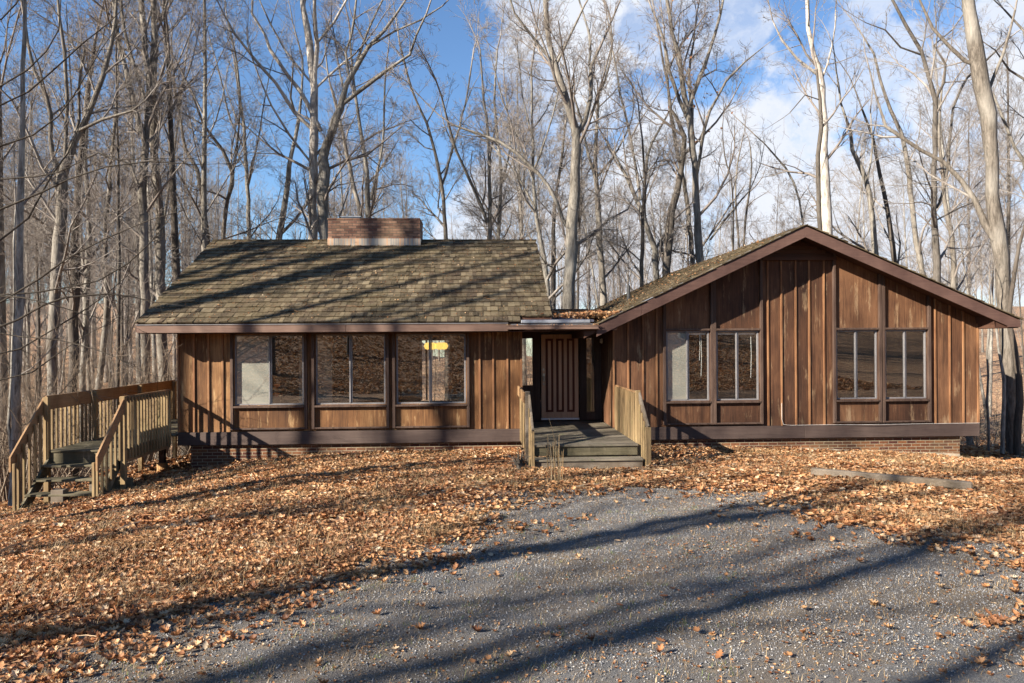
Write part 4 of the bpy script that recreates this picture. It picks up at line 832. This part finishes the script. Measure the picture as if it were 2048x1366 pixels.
def place_tree(kind, x, y, rz, s, where, group, tilt=(0, 0)):
    key = kind
    if key not in bases:
        V1, F1, V2, F2, mb, mt_ = PR[kind]; root = bpy.data.objects.new('bare_tree' if kind not in (6,) else 'sapling', None); C.objects.link(root)
        np_mesh('trunk', V1, F1, mb, root, True); np_mesh('crown', V2, F2, mt_, root, True); bases[key] = root; r = root
    else:
        src = bases[key]; r = src.copy(); C.objects.link(r)
        for c in src.children: c2 = c.copy(); c2.parent = r; C.objects.link(c2)
    if y > 12: px_ = 960+x*F/y; where = band(px_, y)
    r.location = (x, y, G1(x, y)-.05); r.rotation_euler = (tilt[0], tilt[1], rz); r.scale = (s, s, s*random.uniform(.92, 1.1)); tag(r, KINDL[kind]+' '+where, 'tree', group); return r
BANDS = [(-999, 'outside the left edge'), (0, 'at the far left edge'), (60, 'left of the V-shaped tree'), (105, 'right of the V-shaped tree'), (165, 'above the side deck railing'), (235, 'beside the left roof corner'), (300, 'above the left roof corner'), (370, 'above the left roof rake'),
         (440, 'above the left end of the ridge'), (540, 'between roof end and chimney'), (650, 'behind the chimney'), (750, 'right above the chimney'), (845, 'just right of the chimney'), (930, 'above the shingled ridge'), (1010, 'at the right end of the ridge'), (1075, 'left over the entrance'), (1130, 'over the entrance'), (1190, 'where the two roofs meet'),
         (1250, 'above the low end of the gable roof'), (1330, 'behind the leaf-holding oak'), (1420, 'left of the gable peak'), (1530, 'close to the gable peak'), (1670, 'right of the gable peak'), (1800, 'above the right roof slope'), (1900, 'above the right eave'), (1960, 'right of the house corner'), (2010, 'at the right edge')]
def band(px, y):
    n = [b for a, b in BANDS if px >= a][-1]; return ('near, ' if y < 32 else ('farther back, ' if y < 50 else 'far off, '))+n if 0 <= px < 2048 else n
rt = random.Random(21)
taken = []; seen_ = set()
def ok(x, y, dmin):
    for a, b in taken:
        if (a-x)**2+(b-y)**2 < dmin*dmin: return False
    taken.append((x, y)); return True
def fill(n, pxa, pxb, y0, y1, where, group, kinds, dmin=1.6, cond=None):
    c = 0; t = 0
    while c < n and t < n*40:
        t += 1; y = y0+(y1-y0)*rt.random()**.8; px = rt.uniform(pxa, pxb); x = (px-960)/F*y
        if -7.5 < x < 12.5 and y < 29: continue
        if cond and not cond(x, y): continue
        if not ok(x, y, dmin): continue
        kk = list(kinds); rt.shuffle(kk); kd = [q for q in kk if (q, band(px, y)) not in seen_]
        if not kd: taken.pop(); continue
        seen_.add((kd[0], band(px, y)))
        place_tree(kd[0], x, y, rt.uniform(0, 6.28), rt.uniform(.8, 1.15), where, group, (rt.gauss(0, .025), rt.gauss(0, .025))); c += 1
fill(42, -120, 440, 22, 66, 'in the dense woods left of the house', 'trees in the dense woods left of the house', [0, 3, 2, 3, 4, 4, 6, 7, 6], 1.9)
fill(17, 400, 1000, 46, 85, 'rising behind the shingled left roof', 'trees rising behind the shingled left roof', [0, 1, 2, 3, 4, 7, 6, 4], 2.5)
fill(15, 980, 1400, 44, 82, 'rising behind the entrance gap', 'trees rising behind the entrance gap', [0, 2, 3, 4, 7, 6], 2.5)
fill(9, 1400, 1960, 46, 85, 'rising behind the gabled right roof', 'trees rising behind the gabled right roof', [2, 4, 6, 7], 3.0)
fill(12, 1960, 2200, 27, 75, 'beyond the right end of the house', 'trees beyond the right end of the house', [2, 4, 6, 7, 3], 2.5)
# trees behind and to the left of the viewpoint: they throw the long shadows and stand in the window reflections
def back(x, y, kind, s=1.0, rz=None):
    far_ = 'close' if y > 5 else ('level' if y > -4 else ('just behind' if y > -10 else ('well behind' if y > -22 else 'far behind')))
    side_ = 'far to the left' if x < -21 else ('to the left' if x < -13 else ('slightly left' if x < 0 else ('slightly right' if x < 10 else 'to the right')))
    place_tree(kind, x, y, rt.uniform(0, 6.28) if rz is None else rz, s, 'out of view, '+side_+', '+far_+' the viewpoint' if far_ not in ('close', 'level') else 'out of view '+side_+(' of the side deck lawn' if far_ == 'close' else ' of the viewpoint'), 'trees on the slope behind the viewpoint')
for x, y, k, s in [(-15.4, -2.1, 10, .72), (-17, -5.5, 8, 1.1), (-22, -7.6, 10, .8), (-14.3, -5.6, 9, 1.1), (-21, -5, 9, .9), (-18.0, 9.3, 10, 1), (-19.2, 10.1, 10, .9), (-20.5, 10.8, 10, .8), (-16.9, 8.3, 8, .9), (-21.4, 10.4, 10, 1), (-16, 7.2, 9, 1), (-23.5, 11.5, 9, 1), (-26, 8.6, 9, 1), (-18.2, .4, 9, .9), (-21.5, 1.0, 8, .9), (-19.2, 3.2, 9, .9), (-22, 4.0, 8, .95), (-11, -6.8, 8, 1), (-35, -9, 8, 1), (-8, -13, 3, 1), (-17, -17, 8, .9), (-15, -9.2, 9, 1), (-33, -20, 3, 1),
                   (3, -16, 0, 1), (9, -13, 2, 1), (-3, -20, 5, .9), (14, -18, 1, 1), (6, -25, 7, 1), (20, -14, 3, 1), (-6, -28, 0, 1), (1, -32, 2, 1), (12, -34, 4, 1), (26, -24, 0, 1), (18, -30, 5, 1), (5, -21, 3, 1), (-1, -26, 4, 1), (16, -25, 2, 1), (10, -21, 6, 1)]:
    back(x, y, k, s)
# ---- trees traced one by one, each at its own distance
def spline(pts, step=.5):
    out = []; n = len(pts)
    for i in range(n-1):
        p0, p1, p2, p3 = pts[max(i-1, 0)], pts[i], pts[i+1], pts[min(i+2, n-1)]; L = math.dist(p1[:3], p2[:3]); k = max(1, int(L/step))
        for j in range(k):
            t = j/k; out.append(tuple(.5*((2*p1[c])+(-p0[c]+p2[c])*t+(2*p0[c]-5*p1[c]+4*p2[c]-p3[c])*t*t+(-p0[c]+3*p1[c]-3*p2[c]+p3[c])*t**3) for c in range(4)))
    out.append(tuple(pts[-1])); return out
def hero(name, label, Y, limbs, bark_, seed, dens=1.0, drift=.28, tw='twigs', ground=True, klen=1.0, lvlmax=3, cat_='tree', leafy=0, up=.07):
    random.seed(seed); K = Tubes(); T = Tubes(); b0 = P(limbs[0][0][0], limbs[0][0][1], Y); g = G1(b0.x, Y); loc = Vector((b0.x, Y, g)); leafpos = []
    root = thing(name, label, cat_, loc); taken.append((b0.x, Y))
    for li, L in enumerate(limbs):
        pts = []; sy = 0 if li == 0 else random.choice((-1, 1))*un(.3, 1)*drift; acc_ = 0; prev = None
        for (px, py, wd_) in L:
            if prev: acc_ += math.hypot(px-prev[0], py-prev[1])*Y/F
            prev = (px, py); yy = Y+sy*acc_; q = P(px, py, yy)-loc; pts.append((q.x, q.y, q.z, wd_*.45*yy/F))
        if li == 0 and ground: pts.insert(0, (pts[0][0]*.3, 0, -.25, pts[0][3]*1.35)) if pts[0][2] > .6 else None
        sp = spline(pts, .55); pp_ = [s[:3] for s in sp]; rr = [max(.004, s[3]*(1+ga_(0, .055))) for s in sp]
        pp_ = [pp_[0]]+[(a[0]+ga_(0, .01+.08*r_), a[1]+ga_(0, .02), a[2]) for a, r_ in zip(pp_[1:], rr[1:])]
        K.add(pp_, rr, 10 if rr[0] > .1 else 6)
        # continue the limb beyond its last point
        n = len(pp_); d = norm(tuple(pp_[-1][j]-pp_[-2][j] for j in range(3))); re = rr[-1]; ext = min(5, re*55+.8)*klen; grow(T, pp_[-1], d, ext, re, 3 if re > .03 else 2, up, dens, .12)
        for i in range(1, n):
            z = pp_[i][2]; 
            if li == 0 and z < 5: continue
            if rnd() < (.62 if rr[i] < .12 else .32)*dens:
                d = norm(tuple(pp_[i][j]-pp_[i-1][j] for j in range(3))); r_ = min(rr[i]*un(.35, .65), .06); ln = max(.6, min(3.6, r_*70))*un(.6, 1.1)*klen
                grow(T, pp_[i], turn(d, un(.5, 1.1)), ln, max(MINR, r_), min(lvlmax, 3 if ln > 1.8 else 2), up, dens, .17)
                if leafy and rnd() < leafy: leafpos.append(pp_[i])
    K.build('trunk', bark_, root); T.build('crown', tw, root)
    if leafpos:
        A = np.array(leafpos); A = np.repeat(A, 16, 0)+rs.normal(0, .55, (len(A)*16, 3)); v, f = leaf_tmpl(2, .7); V, Fc = scatter(v, f, A, rs.uniform(.06, .13, len(A)), 1.2); np_mesh('leaves', V, Fc, 'leaf_tree', root)
    return root
H = hero
H('bare_tree', 'white-topped twin tree right behind the chimney, darker left trunk of the pair', 26.5, [[(624, 560, 20), (625, 480, 19), (627, 316, 19), (630, 246, 18), (628, 176, 17), (620, 88, 15), (607, 18, 12), (600, -60, 9)],
   [(629, 180, 10), (634, 91, 10), (628, 21, 8), (632, -60, 5)], [(642, 262, 10), (618, 211, 10), (576, 151, 8), (541, 98, 7), (530, 70, 6), (505, 28, 5), (509, -40, 4)], [(628, 262, 8), (590, 225, 8), (551, 165, 7), (505, 112, 6), (470, 67, 5), (432, 0, 3)],
   [(626, 330, 5), (576, 267, 5), (541, 211, 4), (505, 119, 3)], [(632, 176, 5), (681, 130, 5), (709, 109, 4)], [(630, 91, 6), (667, 46, 6), (692, 0, 5)], [(628, 172, 5), (569, 98, 4.5), (541, 49, 4), (519, 0, 3)]], 'bark_white', 101)
H('bare_tree', 'broad-crowned tree just left of the chimney whose right trunk splits into spreading limbs', 26, [[(650, 560, 27), (649, 480, 25), (648, 316, 23), (653, 288, 21), (665, 260, 15), (681, 211, 14), (692, 169, 12), (709, 140, 11), (737, 95, 9), (769, 60, 7), (811, 0, 5)],
   [(684, 210, 9), (734, 169, 9), (779, 137, 8), (818, 109, 7), (832, 70, 5), (853, 28, 4)], [(652, 290, 9), (667, 235, 7), (690, 190, 5), (681, 150, 4)], [(699, 160, 5), (692, 105, 5), (709, 39, 5), (716, -30, 4)], [(709, 140, 6), (722, 98, 6), (735, 63, 5), (769, -10, 4)], [(740, 92, 5), (790, 62, 4.5), (840, 40, 4), (885, 12, 3)]], 'bark', 102)
H('bare_tree', 'pale crooked tree rising behind the left roof between two dark stems', 31, [[(556, 560, 14), (558, 480, 14), (572, 387, 12), (583, 309, 10), (597, 246, 8), (602, 197, 6), (606, 120, 4)], [(560, 470, 7), (590, 440, 7), (612, 410, 5), (624, 360, 4)]], 'bark_pale', 103)
H('bare_tree', 'slim grey tree with steep limbs above the left end of the roof ridge', 33, [[(497, 560, 11), (498, 480, 10), (493, 316, 8), (481, 204, 6), (470, 105, 5), (455, 40, 3)], [(494, 380, 5), (515, 290, 4), (530, 200, 3), (545, 120, 2)], [(490, 300, 4), (462, 240, 4), (440, 150, 3)]], 'bark', 104)
H('bare_tree', 'dark knotted tree leaning over the left end of the roof ridge', 30, [[(412, 560, 12), (414, 480, 12), (405, 390, 10), (395, 340, 9), (372, 300, 7), (355, 210, 6), (345, 120, 4)], [(446, 480, 9), (455, 400, 9), (466, 345, 10), (445, 300, 7), (408, 250, 6), (385, 190, 4)], [(466, 345, 6), (475, 290, 5), (480, 220, 4), (470, 130, 3)]], 'bark', 105)
H('bare_tree', 'slender tree behind the right half of the chimney', 34, [[(739, 520, 12), (737, 422, 12), (730, 316, 9), (716, 228, 7), (706, 150, 5), (700, 80, 4)], [(742, 400, 6), (765, 290, 5), (768, 200, 4), (775, 110, 3)]], 'bark', 106)
H('bare_tree', 'thin tree leaning left just above the chimney cap', 37, [[(722, 520, 9), (720, 432, 9), (695, 316, 8), (681, 246, 6), (660, 170, 4), (650, 90, 3)]], 'bark', 107)
H('bare_tree', 'smooth slanting tree right of the chimney', 32, [[(893, 560, 9), (892, 480, 9), (885, 380, 8), (868, 300, 7), (853, 246, 6), (822, 176, 5), (800, 90, 4)], [(884, 370, 5), (905, 300, 5), (930, 210, 4), (945, 120, 3)]], 'bark', 108)
H('bare_tree', 'big pale-limbed tree right of the shingled roof with one white leaning fork', 24, [[(1138, 640, 30), (1141, 540, 27), (1146, 454, 24), (1150, 380, 23), (1152, 300, 22), (1152, 263, 20), (1139, 218, 16), (1116, 145, 15), (1098, 82, 12), (1089, 0, 10), (1086, -60, 7)],
   [(1155, 268, 11), (1171, 241, 11), (1182, 195, 10), (1182, 132, 9), (1198, 100, 6)], [(1114, 140, 7), (1093, 113, 6), (1062, 68, 6), (1030, 27, 5), (1012, -30, 4)], [(1178, 130, 6), (1178, 68, 5), (1157, 0, 4)], [(1145, 470, 9), (1128, 440, 9), (1098, 372, 8), (1030, 304, 7), (971, 272, 6), (907, 250, 4)], [(1112, 130, 6), (1140, 70, 5), (1170, 10, 4)]], 'bark', 109)
H('bare_tree', 'feathery many-branched tree above the right end of the shingled ridge', 27, [[(1104, 640, 13), (1098, 600, 12), (1088, 520, 11), (1076, 454, 9), (1067, 363, 8), (1064, 227, 5), (1062, 140, 4)], [(1067, 363, 5), (1040, 290, 4), (1005, 200, 3), (985, 120, 2)], [(1068, 340, 5), (1095, 270, 4), (1118, 180, 3)], [(1072, 420, 5), (1035, 350, 4), (980, 290, 3)], [(1065, 280, 4), (1045, 190, 3), (1035, 90, 2)]], 'bark', 110, dens=1.35)
H('bare_tree', 'grey tree with a left-slanting limb between the two roofs', 29, [[(1208, 640, 17), (1204, 560, 15), (1199, 454, 13), (1193, 354, 10), (1196, 191, 6), (1211, 159, 5), (1225, 82, 4), (1216, 14, 3)], [(1193, 370, 7), (1171, 281, 6), (1150, 200, 4)], [(1194, 354, 5), (1235, 300, 4), (1262, 240, 3)]], 'bark', 111)
H('bare_tree', 'slim tree rising near the right end of the shingled ridge, left stem of two', 31, [[(980, 560, 10), (980, 477, 9), (978, 295, 7), (968, 200, 5), (960, 100, 3)], [(975, 445, 8), (948, 377, 7), (912, 300, 6), (884, 195, 4)]], 'bark', 112)
H('bare_tree', 'slim tree rising near the right end of the shingled ridge, right stem of two', 33, [[(997, 560, 10), (998, 454, 9), (1002, 340, 7), (989, 204, 5), (995, 100, 3)], [(1000, 380, 5), (1020, 290, 4), (1010, 180, 3)]], 'bark', 113)
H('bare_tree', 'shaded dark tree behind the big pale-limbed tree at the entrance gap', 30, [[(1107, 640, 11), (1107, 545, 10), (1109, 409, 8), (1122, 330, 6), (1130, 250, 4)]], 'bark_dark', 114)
H('oak_tree', 'large oak left of the gable peak still holding brown leaves', 27, [[(1402, 570, 19), (1399, 500, 18), (1390, 366, 15), (1385, 274, 15), (1379, 230, 13), (1368, 190, 12), (1357, 110, 11), (1343, 66, 9), (1335, 0, 8), (1325, -60, 6)],
   [(1384, 260, 10), (1357, 198, 9), (1339, 139, 8), (1324, 73, 6), (1300, 10, 4)], [(1376, 215, 9), (1398, 157, 9), (1420, 102, 7), (1441, 29, 6), (1452, -40, 4)], [(1392, 360, 7), (1398, 318, 7), (1409, 256, 7), (1420, 223, 6), (1453, 161, 5), (1489, 124, 4), (1526, 95, 2)], [(1384, 270, 8), (1383, 210, 8), (1379, 150, 6), (1390, 60, 4)]], 'bark', 115, leafy=.5)
H('bare_tree', 'dark curving tree just left of the leaf-holding oak', 28, [[(1332, 590, 20), (1335, 500, 20), (1343, 421, 17), (1361, 351, 13), (1370, 274, 11), (1352, 235, 8), (1343, 220, 7), (1335, 165, 6), (1320, 90, 4)]], 'bark_dark', 116)
H('bare_tree', 'reddish broken-limbed tree above the low end of the gable roof', 28.5, [[(1312, 590, 14), (1308, 500, 14), (1295, 457, 11), (1273, 395, 10), (1251, 348, 8), (1229, 311, 5)], [(1290, 450, 8), (1288, 403, 8), (1295, 311, 6), (1315, 265, 5), (1332, 234, 4)], [(1281, 400, 7), (1277, 366, 7), (1262, 278, 6), (1240, 183, 5), (1215, 37, 3)]], 'bark', 117, leafy=.12)
H('bare_tree', 'straight shaded pole-like tree over the low end of the gable roof', 26, [[(1284, 600, 10), (1284, 500, 9), (1286, 430, 8), (1290, 360, 6), (1285, 280, 4)]], 'bark_dark', 118)
H('bare_tree', 'slim tree touching the leaf-holding oak on its right', 30, [[(1384, 570, 13), (1382, 500, 12), (1376, 420, 10), (1361, 329, 9), (1346, 256, 8), (1337, 183, 6), (1328, 90, 4)], [(1420, 480, 5), (1450, 440, 5), (1475, 410, 4), (1500, 380, 3)]], 'bark', 119)
H('sapling', 'thin dark sapling in the open sky left of the gable peak', 34, [[(1466, 560, 5), (1465, 384, 4), (1449, 311, 3), (1445, 250, 2)]], 'bark_dark', 120, dens=.6, klen=.7)
H('sapling', 'pair of thin pale stems in the open sky left of the gable peak', 35, [[(1480, 560, 6), (1478, 500, 5), (1471, 366, 4), (1480, 300, 3)], [(1486, 500, 5), (1491, 440, 5), (1504, 329, 4), (1498, 280, 2)]], 'bark', 121, dens=.6, klen=.7)
H('bare_tree', 'tall white-barked tree rising from the gable peak', 27, [[(1662, 560, 24), (1656, 465, 23), (1648, 293, 19), (1643, 176, 15), (1628, 110, 11), (1617, 55, 9), (1615, 0, 8), (1612, -60, 6)], [(1636, 150, 7), (1595, 117, 6), (1562, 80, 5), (1545, 40, 3)], [(1643, 160, 5), (1665, 90, 4), (1672, 20, 3)]], 'bark_white', 122, dens=.8)
H('bare_tree', 'crooked dark tree hugging the white-barked tree at the gable peak', 26, [[(1644, 540, 11), (1641, 457, 10), (1635, 311, 10), (1643, 256, 9), (1640, 200, 7), (1632, 140, 5)], [(1640, 200, 3), (1610, 190, 3), (1580, 225, 2)]], 'bark_dark', 123, dens=.6)
H('bare_tree', 'spindly leafless tree left of the gable peak', 31, [[(1610, 520, 6), (1604, 439, 5), (1588, 366, 5), (1551, 311, 4), (1510, 270, 3)]], 'bark', 124, dens=.7)
H('bare_tree', 'reddish-barked tree just right of the gable peak', 28, [[(1762, 600, 15), (1752, 510, 14), (1743, 422, 12), (1733, 356, 11), (1705, 300, 9), (1700, 262, 7), (1682, 206, 5), (1670, 120, 3)], [(1735, 356, 5), (1745, 290, 4), (1740, 220, 3)]], 'bark', 125, dens=.8)
H('bare_tree', 'dark reddish tree with a snapped top right of the gable peak', 29, [[(1794, 600, 12), (1789, 525, 11), (1775, 422, 10), (1761, 347, 8), (1747, 281, 6), (1724, 220, 4)]], 'bark_dark', 126, dens=.6)
H('bare_tree', 'smooth S-curved tree above the middle of the right roof slope', 27.5, [[(1856, 620, 14), (1846, 543, 12), (1827, 445, 11), (1815, 328, 10), (1803, 267, 8), (1780, 220, 7), (1761, 159, 6), (1747, 108, 5), (1720, 60, 3)]], 'bark', 127, dens=.8)
H('bare_tree', 'dark tree with gnarled forking limbs above the right roof slope', 23.5, [[(1876, 640, 18), (1874, 557, 17), (1867, 422, 12), (1869, 304, 11), (1871, 201, 10), (1860, 164, 9), (1841, 103, 8), (1813, 51, 7), (1785, 0, 6), (1760, -60, 4)], [(1870, 200, 7), (1888, 165, 6), (1890, 130, 5), (1870, 90, 4), (1905, 60, 3)],
   [(1873, 415, 7), (1881, 407, 7), (1897, 328, 7), (1907, 215, 6), (1935, 155, 6), (1967, 126, 5), (2014, 80, 3)], [(1844, 110, 5), (1800, 95, 4), (1770, 60, 3.5), (1730, 45, 2)], [(1873, 440, 4), (1920, 415, 3.5), (1960, 400, 2)]], 'bark_dark', 128, dens=.9)
H('bare_tree', 'massive pale tree standing at the right end of the house', 19.2, [[(2024, 915, 26), (2020, 800, 25), (2010, 640, 27), (2004, 560, 31), (1997, 468, 33), (1986, 390, 27), (1984, 328, 27), (1976, 230, 33), (1966, 170, 36), (1950, 94, 32), (1937, 23, 27), (1928, -60, 24)],
   [(1990, 480, 16), (1972, 450, 15), (1949, 398, 13), (1921, 361, 12), (1888, 323, 10), (1841, 300, 9), (1800, 275, 8), (1771, 253, 7), (1750, 187, 5), (1738, 130, 3)], [(1952, 130, 10), (1930, 122, 9), (1897, 89, 8), (1864, 56, 7), (1840, 0, 5)], [(1974, 190, 9), (2005, 110, 7), (2030, 20, 5)]], 'bark', 129, dens=.8, ground=False)
H('bare_tree', 'shaded companion trunk leaning against the massive right-hand tree', 18.6, [[(2034, 925, 17), (2037, 850, 17), (2038, 757, 16), (2028, 690, 14), (2019, 640, 12), (2030, 540, 9), (2060, 400, 5)]], 'bark_dark', 130, dens=.35, ground=False)
H('bare_tree', 'pale forked stem in front of the massive right-hand tree', 18.0, [[(2004, 925, 10), (2006, 850, 9), (2007, 757, 8), (1998, 700, 6), (1993, 654, 5), (1990, 560, 3)]], 'bark_pale', 131, dens=.3, ground=False, klen=.5)
H('sapling', 'slender white sapling beside the right corner of the house', 18.8, [[(1977, 930, 6), (1975, 851, 5.5), (1977, 750, 5), (1975, 663, 4.5), (1979, 580, 3)]], 'bark_pale', 132, dens=.6, ground=False, klen=.5)
H('bare_tree', 'slim tree between the gnarled dark tree and the massive pale one', 26, [[(1909, 640, 13), (1907, 562, 12), (1904, 468, 10), (1888, 389, 8), (1878, 258, 6), (1885, 160, 4)]], 'bark', 133, dens=.7)
H('bare_tree', 'tree with arching limbs cut by the right edge of the photo', 21, [[(2095, 760, 16), (2085, 560, 15), (2075, 430, 12), (2048, 323, 9), (2028, 295, 7), (2005, 234, 6), (1986, 187, 4)], [(2080, 450, 9), (2075, 260, 8), (2048, 159, 6), (2019, 140, 5), (1990, 100, 3)], [(2070, 200, 6), (2048, 61, 5), (2010, 19, 4)]], 'bark', 134)
H('bare_tree', 'dark forking tree nearest the left end of the roof, left of a straight trunk', 23, [[(290, 800, 23), (289, 640, 21), (288, 480, 18), (286, 351, 17), (291, 290, 14), (282, 262, 12), (260, 176, 12), (239, 88, 10), (228, 0, 8), (220, -60, 6)], [(292, 299, 14), (299, 211, 14), (292, 105, 14), (281, 0, 12), (278, -60, 9)], [(290, 200, 8), (271, 140, 8), (249, 63, 7), (242, 0, 6)], [(286, 400, 5), (262, 330, 5), (236, 318, 4), (200, 306, 3)]], 'bark', 135)
H('bare_tree', 'straight tall trunk beside the left end of the roof', 24, [[(326, 800, 22), (323, 640, 21), (321, 480, 19), (310, 334, 17), (306, 211, 16), (309, 70, 13), (309, 0, 11), (312, -60, 9)], [(309, 50, 7), (325, 25, 6), (341, -10, 4)], [(318, 205, 3), (350, 195, 3), (378, 165, 2)]], 'bark', 136)
H('bare_tree', 'thick tree deep in the left woods whose trunk splits into a wide V', 21.5, [[(103, 800, 18), (104, 700, 19), (108, 590, 21), (119, 480, 23), (126, 351, 21), (148, 281, 14), (176, 228, 11), (207, 151, 10), (226, 84, 8), (235, 0, 6)], [(150, 265, 7), (205, 240, 7), (264, 221, 5), (290, 200, 3)], [(124, 370, 12), (105, 316, 11), (95, 193, 9), (67, 140, 8), (50, 40, 6)], [(126, 350, 9), (134, 246, 9), (130, 105, 8), (119, 35, 7), (115, -40, 5)], [(170, 100, 6), (158, 180, 7), (160, 240, 7), (150, 275, 7)]], 'bark', 137)
H('bare_tree', 'smooth pale beech with two stems standing left of the side deck stairs', 14.7, [[(30, 1012, 26), (31, 950, 22), (33, 850, 19), (34, 714, 17), (36, 600, 15), (42, 480, 13), (46, 350, 11), (46, 211, 10), (49, 70, 8), (52, -40, 6)], [(26, 930, 9), (20, 850, 8), (21, 760, 7), (26, 680, 6), (28, 560, 5), (30, 420, 4)]], 'bark_pale', 138, dens=.7, ground=False)
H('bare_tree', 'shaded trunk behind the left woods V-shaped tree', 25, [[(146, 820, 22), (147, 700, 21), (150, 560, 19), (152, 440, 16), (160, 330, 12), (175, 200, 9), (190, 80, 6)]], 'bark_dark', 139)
H('bare_tree', 'tan trunk leaning right above the side deck railing', 24, [[(192, 820, 13), (204, 720, 13), (214, 600, 12), (212, 480, 10), (218, 380, 8), (230, 240, 6), (236, 120, 4)]], 'bark', 140)
H('bare_tree', 'narrow tan trunk above the post of the side deck railing', 26, [[(165, 820, 13), (168, 700, 13), (175, 560, 12), (178, 440, 10), (172, 300, 8), (180, 160, 5)]], 'bark', 141)
# near tree on the left whose branches reach into the frame
near = [[(-330, 1250, 60), (-330, 900, 52), (-325, 600, 44), (-320, 300, 36), (-310, 0, 28), (-300, -200, 20)],
 [(-320, 500, 12), (-150, 420, 8), (0, 358, 5), (70, 351, 5), (116, 346, 4.5), (197, 306, 4), (228, 320, 3.5), (302, 316, 2.5)], [(-320, 560, 14), (-120, 470, 8), (84, 383, 6), (140, 358, 5), (211, 334, 4.5), (302, 323, 4), (386, 328, 2.5)],
 [(-310, 330, 12), (-100, 240, 8), (0, 169, 5.5), (53, 140, 5), (91, 102, 4.5), (119, 60, 4), (123, 0, 3)], [(-310, 350, 10), (-100, 260, 7), (56, 183, 5), (116, 133, 5), (165, 88, 4), (218, 42, 3), (262, 5, 2)], [(-320, 420, 12), (-100, 330, 7), (0, 292, 6), (63, 270, 5), (116, 232, 4.5), (148, 193, 4), (200, 100, 3)],
 [(-325, 640, 12), (-100, 540, 8), (0, 480, 6), (53, 436, 6), (105, 351, 5), (134, 306, 4), (160, 250, 2.5)], [(-328, 800, 13), (-120, 670, 8), (0, 604, 6), (77, 557, 6), (140, 517, 5), (206, 480, 4), (300, 440, 3), (370, 420, 2)],
 [(-328, 760, 12), (-120, 620, 7), (0, 590, 5), (70, 585, 5), (140, 574, 5), (199, 562, 4.5), (258, 527, 4), (304, 485, 3), (335, 440, 2)], [(-328, 850, 13), (-120, 700, 8), (40, 640, 6), (89, 611, 6), (126, 595, 6), (164, 592, 5.5), (211, 588, 5), (258, 592, 4), (304, 602, 3)],
 [(-330, 880, 12), (-120, 760, 7), (0, 707, 5), (35, 698, 5), (94, 667, 4.5), (164, 625, 4), (211, 592, 3.5), (253, 550, 2.5)], [(-328, 700, 9), (-120, 610, 6), (0, 592, 4), (47, 595, 4), (117, 611, 3.5), (164, 628, 3), (211, 639, 2)], [(-330, 820, 9), (-120, 690, 6), (0, 667, 4), (47, 674, 4), (117, 679, 3.5), (187, 698, 3), (234, 714, 2)],
 [(-330, 940, 10), (-120, 800, 6), (0, 760, 4), (60, 745, 3.5), (130, 700, 3), (180, 665, 2)], [(-310, 120, 10), (-120, 60, 8), (0, 38, 5), (30, 5, 5), (60, -40, 4)]]
MINR = .0035
near = [near[0]]+[[(a_, b_, c_*.72) for a_, b_, c_ in L_] for L_ in near[1:]]
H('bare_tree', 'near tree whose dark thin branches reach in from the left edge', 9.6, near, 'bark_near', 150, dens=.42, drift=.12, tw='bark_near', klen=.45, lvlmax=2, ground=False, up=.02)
MINR = .0055
# undergrowth: brush of thin stems, one mass
random.seed(77); T = Tubes(); MINR = .004
def brush(n, pxa, pxb, y0, y1, h0, h1, cond=None):
    c = 0
    while c < n:
        y = un(y0, y1); x = (un(pxa, pxb)-960)/F*y
        if -8.4 < x < 12.4 and y < 27: continue
        if y < 15 and x > -9.2: continue
        c += 1; z = G1(x, y)
        for k in range(random.randint(1, 3)): grow(T, (x+un(-.1, .1), y+un(-.1, .1), z-.05), norm((ga_(0, .4), ga_(0, .4), 1)), un(h0, h1), un(.008, .022), 2, .02, .9, .14)
brush(210, -60, 430, 15, 36, 1.2, 4.2); brush(40, 1940, 2120, 21, 36, 1.0, 2.5); brush(160, 300, 1900, 30, 42, 3, 8)
V, Fc = T.arrays(); tag(np_mesh('brushwood', V, Fc, 'brush', None, True), 'tangled leafless brush under the trees', kind='stuff')
# far woods, one mass
random.seed(99); lw = []
for sd_ in range(6): K, T = proto(h=20, r=.16, bole=.2, nl=16, seed=300+sd_, lvl=2, spread=.55, len_k=.24, dens=1.1); lw.append(cat([K.arrays(), T.arrays()]))
pts = []; far = []
def farfill(n, pxa, pxb, y0, y1, s0, s1):
    for _ in range(n):
        y = rs.uniform(y0, y1); x = (rs.uniform(pxa, pxb)-960)/F*y; V, Fc = lw[rs.integers(6)]; a = rs.uniform(0, 6.28); s_ = rs.uniform(s0, s1); R_ = np.array([[math.cos(a), -math.sin(a), 0], [math.sin(a), math.cos(a), 0], [0, 0, 1]])
        far.append(((V*s_)@R_.T+np.array([x, y, G1(x, y)]), Fc))
farfill(85, -150, 460, 55, 100, .8, 1.15); farfill(70, 440, 1300, 85, 120, .75, 1.05); farfill(55, 1250, 2250, 78, 120, .55, .8)
V, Fc = cat(far); tag(np_mesh('distant_woods', V, Fc, 'twigs', None, True), 'far-off bare woods on the hillside behind the house', kind='stuff')
print('tris', sum(len(o.data.polygons) for o in SC.objects if o.type == 'MESH'), 'objects', len(SC.objects))
